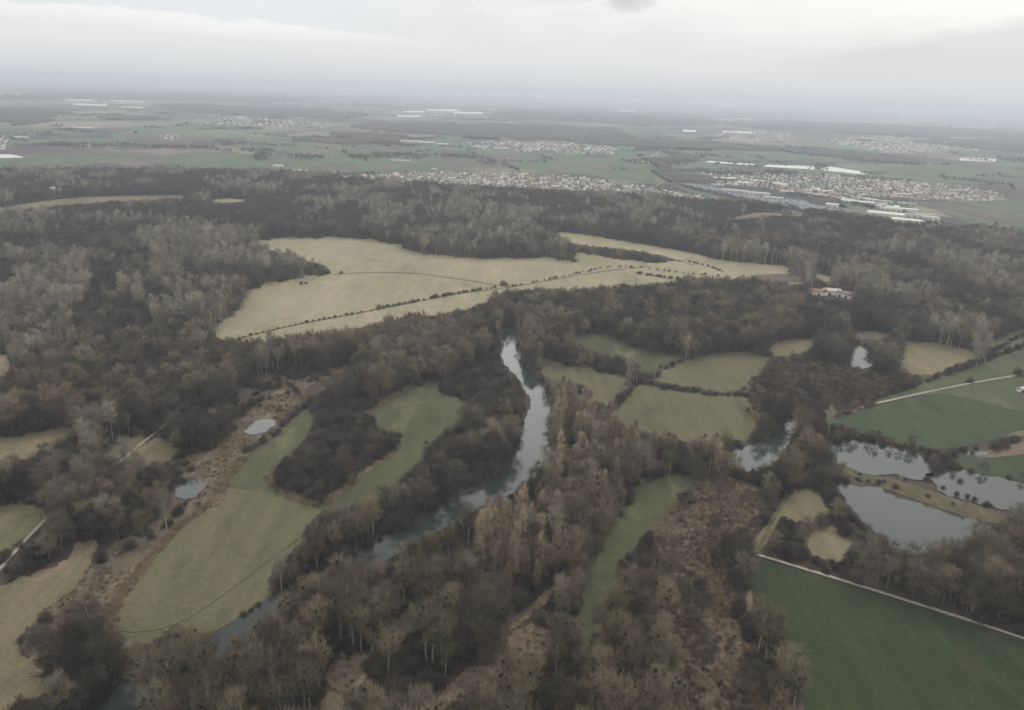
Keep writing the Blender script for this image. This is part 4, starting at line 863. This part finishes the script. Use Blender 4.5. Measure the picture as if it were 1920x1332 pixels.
def spots(poly, s, frac, rot, streets=3):
    w = gnd(poly); c, sn_ = math.cos(rot), math.sin(rot); Rm = np.array([[c, -sn_], [sn_, c]]); q = w @ Rm
    x0, y0 = q.min(0); x1, y1 = q.max(0); gx, gy = np.meshgrid(np.arange(x0, x1, s), np.arange(y0, y1, s * 1.15), indexing='ij')
    st = (np.arange(gy.shape[1]) % streets != 0)[None, :] & np.ones_like(gx, bool)
    P = np.c_[gx[st], gy[st]] + RNG.normal(0, s * .16, (st.sum(), 2)); P = P @ Rm.T
    k = inside([tuple(a) for a in w], P) & (RNG.random(len(P)) < frac); return P[k]
TOWN1 = [(615,336),(660,331),(760,326),(860,326),(1000,328),(1100,335),(1200,350),(1300,366),(1400,382),(1395,388),(1300,384),(1200,377),(1050,368),(900,358),(760,350),(660,341)]
TOWN2 = [(1320,325),(1420,326),(1560,330),(1700,342),(1860,358),(1885,370),(1850,379),(1720,377),(1640,370),(1560,372),(1500,362),(1420,352),(1350,346),(1310,335)]
T1 = spots(TOWN1, 16.5, .74, .25); T2 = spots(TOWN2, 17.5, .70, -.3)
def near_px(P): return proj(np.c_[P, np.zeros(len(P))])
HS = []
for P_, rot, lab, cnt in ((T1, .25, 'first', 200), (T2, -.3, 'second', 100)):
    o_ = np.argsort((P_ ** 2).sum(1)); HS.append((P_[o_[:cnt]], P_[o_[cnt:]], rot, lab))
for near_, far_, rot, lab in HS:
    for i, (x, y) in enumerate(near_):
        q = proj([(x, y, 0)])[0]
        if lab == 'first': where = 'at the west end of the nearer village' if q[0] < 860 else ('in the middle of the nearer village' if q[0] < 1120 else 'on the east tail of the nearer village')
        else: where = 'in the farther village beyond the vehicle lot' if q[0] < 1600 else 'at the east end of the farther village'
        k = random.randrange(8); L = 'pale walled tiled roof house ' + where
        bld('house', HP[k], x, y, rot + random.choice([0, 0, math.pi / 2]) + random.gauss(0, .12), L, 'house', L, random.uniform(.78, .98))
# the remaining, farther houses of every settlement
def town(name, P, rot, label, seed, s=1.0):
    r = random.Random(seed); b = Bd()
    for x, y in P:
        L, W_, Hh, rh = r.uniform(9, 15) * s, r.uniform(8, 10) * s, r.choice([3.2, 5, 5.6]), r.uniform(2.4, 3.6); a = rot + r.choice([0, 0, 1.57]) + r.gauss(0, .12); c, s_ = math.cos(a), math.sin(a)
        tr = lambda V: [(x + p[0] * c - p[1] * s_, y + p[0] * s_ + p[1] * c, p[2] + .2) for p in V]
        V_, F_ = boxv(0, 0, 0, L, W_, Hh); b.add(tr(V_), F_, r.choice([0, 0, 1]))
        X, Y = L / 2 + .4, W_ / 2 + .4
        b.add(tr([(-X, -Y, Hh), (X, -Y, Hh), (X, Y, Hh), (-X, Y, Hh), (-X, 0, Hh + rh), (X, 0, Hh + rh)]), [(0, 1, 5, 4), (2, 3, 4, 5), (0, 4, 3), (1, 2, 5)], r.choice([2, 3, 4, 5, 5]))
    if b.V: tag(obj(name, b.me(name, [M['w1'], M['w2'], M['r1'], M['r2'], M['r3'], M['r4']])), label, None, None, 'stuff')
M['w1'] = plain('render_white', (.82, .79, .74)); M['w2'] = plain('render_ochre', (.70, .62, .52)); M['r1'] = plain('tiles_red', (.30, .205, .165)); M['r2'] = plain('tiles_brown', (.29, .23, .19)); M['r3'] = plain('slate', (.19, .185, .19)); M['r4'] = plain('roof_pale', (.60, .56, .50))
town('village_mass', HS[0][1], .25, 'remaining houses of the nearer village', 1, .85); town('village_mass', HS[1][1], -.3, 'remaining houses of the farther village', 2, .85)
for i, (poly, s, f, rot, sc_) in enumerate([([(860,268),(960,265),(1080,270),(1160,278),(1150,292),(1050,288),(900,282)], 30, .6, .1, 1.2), ([(320,226),(430,222),(560,226),(625,236),(600,243),(480,238),(370,232)], 45, .5, .3, 1.6),
    ([(1540,262),(1650,255),(1780,260),(1880,270),(1840,283),(1700,286),(1600,278)], 38, .6, -.2, 1.5), ([(100,186),(160,178),(290,184),(280,192),(180,198),(110,195)], 70, .4, 0, 2.2), ([(1320,255),(1380,246),(1480,250),(1490,265),(1400,268)], 42, .45, .2, 1.5),
    ([(640,205),(760,203),(900,210),(880,220),(700,216)], 70, .35, .1, 2.0), ([(1480,225),(1700,222),(1880,236),(1860,244),(1620,238)], 80, .4, 0, 2.4), ([(-40,262),(10,255),(22,268),(5,285),(-40,285)], 26, .6, 0, 1.1),
    ([(300,255),(335,254),(332,264),(303,264)], 30, .7, .4, 1.1), ([(1210,285),(1270,290),(1260,300),(1200,297)], 28, .5, 0, 1.1), ([(1180,200),(1330,205),(1300,212),(1160,208)], 120, .4, 0, 2.8), ([(530,190),(640,192),(620,198),(500,196)], 130, .4, 0, 3)]):
    town('distant_settlement', spots(poly, s, f, rot), rot, 'distant settlement of tiny pale houses on the plain', 10 + i, sc_)
# warehouses and other large roofs: px, length, width, height, yaw, label
LOT_PX = [(1275,344),(1330,350),(1413,368),(1497,376),(1535,388),(1600,398),(1650,410),(1690,420),(1660,419),(1613,411),(1493,392),(1413,376),(1347,360),(1290,351)]
WH = [(1352,338,70,34,8,-.2,'white roofed factory hall at the edge of the farther village'),(1345,350,46,24,7,-.4,'pale shed beside the start of the vehicle lot'),(1378,362,90,40,9,-.45,'long cream roofed hall behind the vehicle lot'),(1420,366,80,30,8,-.45,'grey roofed hall next to the cream hall'),
 (1450,374,60,22,7,-.4,'narrow pale hall backing onto the vehicle lot'),(1475,362,45,20,6,-.2,'small hall amid the farther village'),(1560,389,36,24,10,-.5,'boxy white hall on the tree lined edge of the lot'),(1607,383,100,26,8,-.5,'long curved roof hall near the lot end'),(1640,386,70,22,8,-.5,'second long hall near the lot end'),
 (1615,375,54,18,7,-.4,'slim hall near the village allotments'),(1690,396,90,24,8,-.5,'bright long hall in the industrial estate'),(1660,407,95,46,11,-.5,'biggest pale hall in the industrial estate'),(1698,418,70,34,9,-.5,'white hall closest to the wood in the estate'),(1735,407,50,26,8,-.5,'hall at the open end of the estate'),
 (1745,413,44,26,9,-.6,'twin gabled hall at the open end of the estate'),(1715,408,50,22,8,-.5,'middle hall of the industrial estate'),(1670,396,60,20,7,-.5,'low hall behind the biggest pale hall'),(1722,418,36,20,6,-.5,'small hall beside the wood in the estate'),(1765,444,26,12,5,-.5,'lone white shed between the wood and the fields'),
 (1700,385,50,18,7,-.4,'hall on the village side of the estate'),(1660,381,40,18,7,-.4,'pale workshop on the village side of the estate'),(1690,368,60,14,9,-.1,'yellow block at the edge of the farther village'),
 (770,268,120,60,10,.1,'long pale factory on the far plain'),(800,270,90,40,9,.1,'second pale factory beside the long one'),(830,273,70,30,9,.1,'end hall of the far factory row'),(900,278,90,30,8,.1,'pale hall in front of the middle distant village'),(940,281,80,26,8,.1,'bright hall in front of the middle distant village'),(1000,283,60,24,8,.1,'small hall beside the middle distant village'),
 (522,315,36,20,9,.2,'white barn alone on the green plain'),(515,331,44,16,6,.2,'long low farm shed at the wood edge'),(565,323,50,18,6,.2,'farm building pair near the white barn'),(230,327,24,12,5,0,'tiny white shed beside the dark ploughed field'),(155,276,60,14,6,0,'pink roofed farm shed far left on the plain'),(40,260,60,26,7,0,'white farm hall at the left plain'),(155,242,120,30,7,0,'white hall beyond the left farms'),
 (815,320,20,12,6,0,'white barn directly behind the nearer village'),(750,303,80,14,5,0,'pair of long sheds in the green fields'),(1395,225,300,90,14,0,'large white plant on the far plain'),(1360,226,200,60,12,0,'flat white plant beside the large one'),(150,191,300,120,14,0,'large pale factory block of the far left town'),(240,192,400,90,12,0,'long white depot of the far left town'),(250,204,200,60,10,0,'domed white hall in front of the far left town'),
 (453,227,70,40,26,0,'white tower block in the far left village'),(1800,262,240,40,14,0,'bright yellowish hall row in the far right town'),(1830,300,140,30,8,0,'white sheds on the right plain'),(1590,268,90,40,9,0,'pale hall in the far right town'),(1680,288,200,30,8,0,'row of pale halls before the far right town'),(1250,308,60,20,7,0,'shed in the hollow beyond the nearer village'),(1200,306,80,20,7,0,'greenish roofed farm behind the nearer village')]
for i, (x, y, L, W_, Hh, rz, lab) in enumerate(WH):
    g = G(x, y); tw_ = 'tower' in lab
    p = shed_parts(L, W_, Hh, 'white_roof' if 'white' in lab or 'bright' in lab else 'metal_roof', 'curved' in lab or 'domed' in lab)
    bld('warehouse' if not tw_ else 'tower_block', p, g[0], g[1], rz, lab, 'building')
SH = [shed_parts(L, W_, H_, rf) for L, W_, H_, rf in ((34, 18, 6, 'metal_roof'), (46, 20, 7, 'white_roof'), (24, 16, 6, 'metal_roof'), (60, 22, 7, 'metal_roof'))]
for i in range(64):
    t = random.random(); x_, y_ = 1315 + 445 * t, 341 + 10 * t + 68 * t * t + random.uniform(-6, 5)
    if inside(LOT_PX, np.array([(x_, y_ + 1)]))[0] or any(abs(x_ - q[0]) < 9 and abs(y_ - q[1]) < 2.5 for q in WH): continue
    lab = 'small grey roofed hall in the ' + ('west end' if t < .33 else ('middle' if t < .7 else 'wood side end')) + ' of the industrial strip'
    g = G(x_, y_); bld('warehouse', random.choice(SH), g[0], g[1], -.5 + random.choice([0, 1.57]), lab, 'building', lab, random.uniform(.7, 1.05))
# farm hamlet in the woods
for x, y, L, W_, Hh, rz, lab, rm in [(1527,553,26,11,6,-.3,'red tiled farmhouse at the left of the woodland hamlet','r1'),(1545,553,18,11,6,1.2,'red roofed barn next to the farmhouse','r1'),(1562,553,22,12,6,-.3,'pale long farm building of the woodland hamlet','r4'),(1580,557,20,10,6,-.4,'brown roofed barn in the woodland hamlet','r1'),(1597,560,18,10,5,.9,'last barn of the woodland hamlet toward the trees','r1'),
    (1790,588,12,8,4,.2,'white house among the trees near the upper right meadow','r4'),(1780,589,8,6,3.5,.2,'small white hut beside the white house in the trees','r4'),(1825,577,16,6,3,-.2,'long low shed in the trees behind the white house','r4'),(1915,580,9,8,5,0,'white gabled house at the right edge in the trees','r3'),(1858,460,26,12,5,-.3,'white shed in the wood margin','r4'),(1810,450,14,8,4,-.3,'pale shed further along the wood margin','r4'),(1100,436,1,1,1,0,'',''),(1915,735,8,6,3,.3,'white hut at the end of the field path','r4')]:
    if not lab: continue
    if rm not in M: continue
    g = G(x, y); a, b_ = shed_parts(L, W_, Hh); a.materials[0] = M['w1']; b_.materials[0] = M[rm]
    for v in b_.vertices: v.co.z = Hh + (v.co.z - Hh) * 4 if v.co.z > Hh else v.co.z
    o = bld('farmhouse' if L > 15 else 'house', (a, b_), g[0], g[1], rz, lab, 'house')
# grey tower on the left, above the woods
for x, y, w_, h_, lab in ((101,372,11,26,'pale concrete silo tower rising from the far left wood'), (114,371,9,21,'lower concrete tower beside the silo tower')):
    g = G(x, y); b = Bd(); b.add(*boxv(0, 0, 0, w_, w_, h_)); b.add(*boxv(0, 0, h_, w_ + .8, w_ + .8, .8)); b.add(*boxv(w_ * .2, 0, h_ + .8, w_ * .4, w_ * .5, 2.4))
    for k in range(5): b.add(*boxv(0, -w_ / 2 - .03, 3 + k * h_ / 6, 1.6, .1, 1.3), 1)
    o = bpy.data.objects.new('silo_tower', b.me('silo_tower', [M['concrete'], M['glass']])); COL.objects.link(o); o.location = (g[0], g[1], .2); o.rotation_euler = (0, 0, .3); tag(o, lab, 'tower')
# polythene tunnels: blocks of long low arches
def tunnels(poly, label, group, n=6, h=3.2):
    w = gnd(poly); a, b_, c, d = w       # four corners: near-left, near-right, far-right, far-left
    V = []; Fc = []; k = 5
    for i in range(n):
        for (s0, s1) in ((i / n, (i + .96) / n),):
            for e in (0, 1):
                p = (a + (d - a) * s0) if e == 0 else (b_ + (c - b_) * s0); q = (a + (d - a) * s1) if e == 0 else (b_ + (c - b_) * s1)
                for j in range(k): t = j / (k - 1); r_ = p + (q - p) * t; V.append((r_[0], r_[1], .2 + h * math.sin(math.pi * t)))
        o0 = i * 2 * k
        Fc += [(o0 + j, o0 + k + j, o0 + k + j + 1, o0 + j + 1) for j in range(k - 1)] + [tuple(range(o0, o0 + k)), tuple(range(o0 + k, o0 + 2 * k))[::-1]]
    tag(obj('greenhouse', mesh('greenhouse', V, Fc, M['poly'])), label, 'greenhouse', group)
for poly, lab in [([(1323,305),(1412,311),(1416,309),(1330,303)],'thin white polytunnel block above the farther village'), ([(1432,313),(1560,320),(1560,314),(1440,310)],'white polytunnel block wider than its neighbour'), ([(1545,320),(1622,328),(1624,324),(1560,314)],'tapering end of the long white polytunnels'),
   ([(-60,298),(43,296),(22,291),(-60,291)],'white covered field at the left edge of the plain'), ([(905,251),(982,254),(975,250),(890,245)],'silvery polytunnel block in the middle of the plain'), ([(882,245),(920,248),(918,245),(882,243)],'small tail of the silvery polytunnels'),
   ([(755,211),(795,211),(795,209),(755,209)],'left bright strip of glasshouses far out on the plain'), ([(800,208),(860,209),(860,206),(800,205)],'middle bright strip of glasshouses far out'), ([(850,213),(905,214),(905,211),(850,210)],'right bright strip of glasshouses far out'),
   ([(745,219),(790,219),(790,217),(745,217)],'low glasshouse strip nearest the far dark wood'), ([(1100,214),(1145,215),(1145,212),(1100,211)],'glasshouse strip beyond the middle wood'), ([(1160,209),(1190,210),(1190,208),(1160,207)],'farthest glasshouse strip right of centre'),
   ([(1200,226),(1225,227),(1225,224),(1200,223)],'short glasshouse strip below the farthest one'), ([(1355,249),(1410,251),(1410,247),(1355,246)],'glasshouse strip before the right hand town'), ([(1280,247),(1305,248),(1305,245),(1280,244)],'tiny glasshouse strip in the dark belt'), ([(1800,301),(1868,303),(1868,299),(1800,297)],'white tunnels on the right plain'),
   ([(140,197),(200,199),(200,197),(140,195)],'covered field before the far left town'), ([(0,178),(45,179),(45,177),(0,176)],'farthest pale strip at the left horizon'), ([(340,200),(400,202),(400,199),(340,198)],'pale strip between the far left town and its wood')]:
    tunnels(poly, lab, 'polytunnels on the plain')
# vehicle storage lot
LOT = [(1275,344),(1330,350),(1413,368),(1497,376),(1535,388),(1600,398),(1650,410),(1690,420),(1660,419),(1613,411),(1493,392),(1413,376),(1347,360),(1290,351)]
M['asphalt'] = plain('asphalt', (.16, .165, .17), var=.1, scale=.02)
sheet('vehicle_lot', LOT, 'asphalt', .9, 0, 1)
M['car1'] = plain('paint_blue', (.25, .33, .42), .3, .5, .05); M['car2'] = plain('paint_silver', (.55, .58, .60), .3, .5, .05); M['car3'] = plain('paint_dark', (.10, .11, .13), .3, .5, .05)
def car_geo(b, x, y, a, mi):
    c, s_ = math.cos(a), math.sin(a); tr = lambda V: [(x + p[0] * c - p[1] * s_, y + p[0] * s_ + p[1] * c, p[2] + 1.0) for p in V]
    V_, F_ = boxv(0, 0, .3, 4.4, 1.8, .6); b.add(tr(V_), F_, mi)
    b.add(tr([(-1.9, -.8, .9), (1.2, -.8, .9), (1.2, .8, .9), (-1.9, .8, .9), (-1.4, -.7, 1.45), (.5, -.7, 1.45), (.5, .7, 1.45), (-1.4, .7, 1.45)]), [(4, 5, 6, 7), (0, 1, 5, 4), (1, 2, 6, 5), (2, 3, 7, 6), (3, 0, 4, 7)], mi)
lw = [tuple(a) for a in gnd(LOT)]; ang = math.atan2(lw[8][1] - lw[12][1], lw[8][0] - lw[12][0])
q = spots(LOT, 5.2, .62, -ang, 4); b = Bd()
for i, (x, y) in enumerate(q): car_geo(b, x, y, ang + math.pi / 2 + random.gauss(0, .04), random.choice([0, 0, 1, 1, 1, 2]))
tag(obj('parked_vehicles', b.me('parked_vehicles', [M['car1'], M['car2'], M['car3']])), 'bluish mass of stored vehicles on the lot beside the railway', None, None, 'stuff')
ribbon('railway', [(1265,342),(1330,362),(1413,379),(1493,396),(1613,414),(1700,426),(1760,436)], 14, 'floor', .95)
# garden trees in the villages
gp = np.vstack([spots(TOWN1, 17, .55, .3, 9), spots(TOWN2, 18, .55, -.35, 9)])
scatter('garden_trees', 'round_dark', 'far', gp, RNG.uniform(.35, .65, len(gp)), 'garden trees between the village houses', 5)
hb = np.vstack([gnd(smooth(pl, False, 0, 3)) + RNG.normal(0, 5, (len(smooth(pl, False, 0, 3)), 2)) for pl in ([(1290,352),(1413,380),(1500,398),(1620,418)], [(1740,420),(1800,432),(1860,440)], [(560,333),(640,331),(700,327)], [(1480,366),(1560,376),(1640,392)])])
hb = np.vstack([hb + RNG.normal(0, 9, hb.shape) for _ in range(6)])
scatter('tree_belt', 'round_dark', 'far', hb, RNG.uniform(.35, .7, len(hb)), 'thin belts of trees along the railway and lanes', 6)

# ------------------------------------------------------------------ air, sky, light
bm = Bd(); top = CAMH + 4; V_, F_ = boxv(0, 83000, -1.5, 226000, 180000, top + 1.5); bm.add(V_, F_)
m, nt, out = mat('haze'); pv = nt.nodes.new('ShaderNodeVolumePrincipled'); pv.inputs['Density'].default_value = 8.6e-5
pv.inputs['Color'].default_value = (.77, .84, .95, 1); pv.inputs['Anisotropy'].default_value = .25; nt.links.new(pv.outputs[0], out.inputs['Volume'])
ho = obj('haze', bm.me('haze', [m])); tag(ho, 'thin pale haze over the plain', None, None, 'stuff')

SUN_EL, SUN_AZ = math.radians(47), math.radians(22)      # azimuth clockwise from the view direction
wd = bpy.data.worlds.new('World'); SC.world = wd; wd.use_nodes = True; nt = wd.node_tree; nt.nodes.clear()
wo = nt.nodes.new('ShaderNodeOutputWorld'); bg = nt.nodes.new('ShaderNodeBackground'); nt.links.new(bg.outputs[0], wo.inputs[0])
sky = nt.nodes.new('ShaderNodeTexSky'); sky.sky_type = 'NISHITA'; sky.sun_disc = False; sky.sun_elevation = SUN_EL; sky.sun_rotation = SUN_AZ; sky.altitude = 300
tc = nt.nodes.new('ShaderNodeTexCoord').outputs['Generated']; sx = nt.nodes.new('ShaderNodeSeparateXYZ'); nt.links.new(tc, sx.inputs[0])
mn = lambda op, a, b=None, c=None, cl=False: math_n(nt, op, a, b, c, cl)
az = mn('ARCTAN2', sx.outputs[0], sx.outputs[1]); el = mn('ARCSINE', sx.outputs[2])
cv = nt.nodes.new('ShaderNodeCombineXYZ'); nt.links.new(az, cv.inputs[0]); nt.links.new(mn('MULTIPLY', el, 3.2), cv.inputs[1])
cvo = cv.outputs[0]
big = noise(nt, cvo, 2.2, 4, .55); med = noise(nt, cvo, 7, 5, .6); fin = noise(nt, cvo, 22, 5, .62)
base = ramp(nt, mn('MULTIPLY', mn('MAXIMUM', el, 0), 1 / 1.5708, None, True), [(0, (.60, .632, .665)), (.008, (.69, .712, .73)), (.025, (.79, .80, .805)), (.05, (.865, .87, .87)), (.08, (.93, .93, .925)), (.13, (1.0, 1.0, 1.0)), (.26, (.98, .98, .98)), (.6, (.93, .92, .91)), (1, (.90, .89, .88))])
col = base
# cloud layer modulated by soft structure
mod = mn('ADD', mn('MULTIPLY', mn('SUBTRACT', big, .5), .42), mn('MULTIPLY', mn('SUBTRACT', med, .5), .30))
up_ = nt.nodes.new('ShaderNodeMapRange'); up_.inputs[1].default_value = .02; up_.inputs[2].default_value = .09; nt.links.new(el, up_.inputs[0])
k = mn('MULTIPLY_ADD', mn('MULTIPLY', mod, up_.outputs[0]), 1.0, 1.0)
def scale_col(c, f):
    s = nt.nodes.new('ShaderNodeVectorMath'); s.operation = 'SCALE'; nt.links.new(c, s.inputs[0]); nt.links.new(f, s.inputs['Scale']) if not isinstance(f, float) else setattr(s.inputs['Scale'], 'default_value', f); return s.outputs[0]
col = scale_col(col, k)
def mr(v, a, b, c=0., d=1., smooth_=True):
    n = nt.nodes.new('ShaderNodeMapRange'); n.interpolation_type = 'SMOOTHSTEP' if smooth_ else 'LINEAR'
    for i, q in enumerate((a, b, c, d)): n.inputs[i + 1].default_value = q
    nt.links.new(v, n.inputs[0]); return n.outputs[0]
# unseen bright band of sky above the frame, added to brighten water reflections
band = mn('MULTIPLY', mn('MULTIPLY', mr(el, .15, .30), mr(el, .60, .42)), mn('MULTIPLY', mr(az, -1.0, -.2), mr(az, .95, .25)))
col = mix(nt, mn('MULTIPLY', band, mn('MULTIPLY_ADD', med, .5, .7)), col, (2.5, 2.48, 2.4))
# left: bluish gap above a low bank of heaped cloud
edge = mn('ADD', mn('MULTIPLY_ADD', az, -.030, .050), mn('ADD', mn('MULTIPLY', mn('SUBTRACT', med, .5), .030), mn('MULTIPLY', mn('SUBTRACT', fin, .5), .012)))
dl = mn('SUBTRACT', el, edge); leftm = mr(az, -.02, -.30); 
hi = mr(el, .25, .12)
gap = mn('MULTIPLY', mn('MULTIPLY', mr(dl, -.0005, .0035), leftm), hi)
blue = mix(nt, .75, scale_col(sky.outputs[0], .10), (.80, .835, .89))
col = mix(nt, mn('MULTIPLY', gap, .6), col, blue)
rim = mn('MULTIPLY', mn('MULTIPLY', mr(dl, -.016, -.001), mr(dl, .004, .0)), leftm)
col = mix(nt, mn('MULTIPLY', rim, .7), col, (.93, .925, .92))
# right: cream glow of the hidden sun, cut by a grey cloud
glow = mn('MULTIPLY', mr(az, .02, .42), mn('MULTIPLY', mr(el, .045, .11), mr(el, .6, .2)))
col = mix(nt, mn('MULTIPLY', glow, .7), col, (1.04, 1.01, .93))
e2 = mn('ADD', mn('MULTIPLY_ADD', mn('MAXIMUM', mn('SUBTRACT', az, .38), -.2), .19, .062), mn('ADD', mn('MULTIPLY', mn('SUBTRACT', med, .5), .03), mn('MULTIPLY', mn('SUBTRACT', fin, .5), .02)))
dk = mn('MULTIPLY', mr(mn('SUBTRACT', e2, el), -.003, .012), mn('MULTIPLY', mr(az, .20, .42), mr(el, .0, .05)))
col = mix(nt, mn('MULTIPLY', dk, .5), col, (.66, .675, .68))
# small dark scud high in the middle
def scud(a0, e0, ra, re, st):
    global col
    d2 = mn('ADD', mn('POWER', mn('ABSOLUTE', mn('DIVIDE', mn('SUBTRACT', mn('ADD', az, mn('MULTIPLY', mn('SUBTRACT', fin, .5), .06)), a0), ra)), 2), mn('POWER', mn('ABSOLUTE', mn('DIVIDE', mn('SUBTRACT', mn('ADD', el, mn('MULTIPLY', mn('SUBTRACT', med, .5), .02)), e0), re)), 2))
    col = mix(nt, mn('MULTIPLY', mr(d2, 1., 0.), st), col, (.36, .36, .37))
scud(-.03, .113, .06, .018, .75); scud(.118, .108, .036, .024, .42); scud(.03, .110, .07, .018, .25)
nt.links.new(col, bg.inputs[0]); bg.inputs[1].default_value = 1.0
sl = bpy.data.lights.new('sun', 'SUN'); sl.energy = 1.4; sl.angle = math.radians(20); sl.color = (1, .95, .87)
so = bpy.data.objects.new('sun', sl); COL.objects.link(so)
d = Vector((math.sin(SUN_AZ) * math.cos(SUN_EL), math.cos(SUN_AZ) * math.cos(SUN_EL), math.sin(SUN_EL)))
so.rotation_euler = d.to_track_quat('Z', 'Y').to_euler(); so.location = (0, 0, CAMH + 100)
SC.view_settings.view_transform = 'Standard'; SC.view_settings.look = 'None'; SC.view_settings.exposure = .0; SC.view_settings.gamma = 1
SC.cycles.max_bounces = 4; SC.cycles.diffuse_bounces = 2; SC.cycles.glossy_bounces = 2; SC.cycles.transparent_max_bounces = 4; SC.cycles.volume_bounces = 1
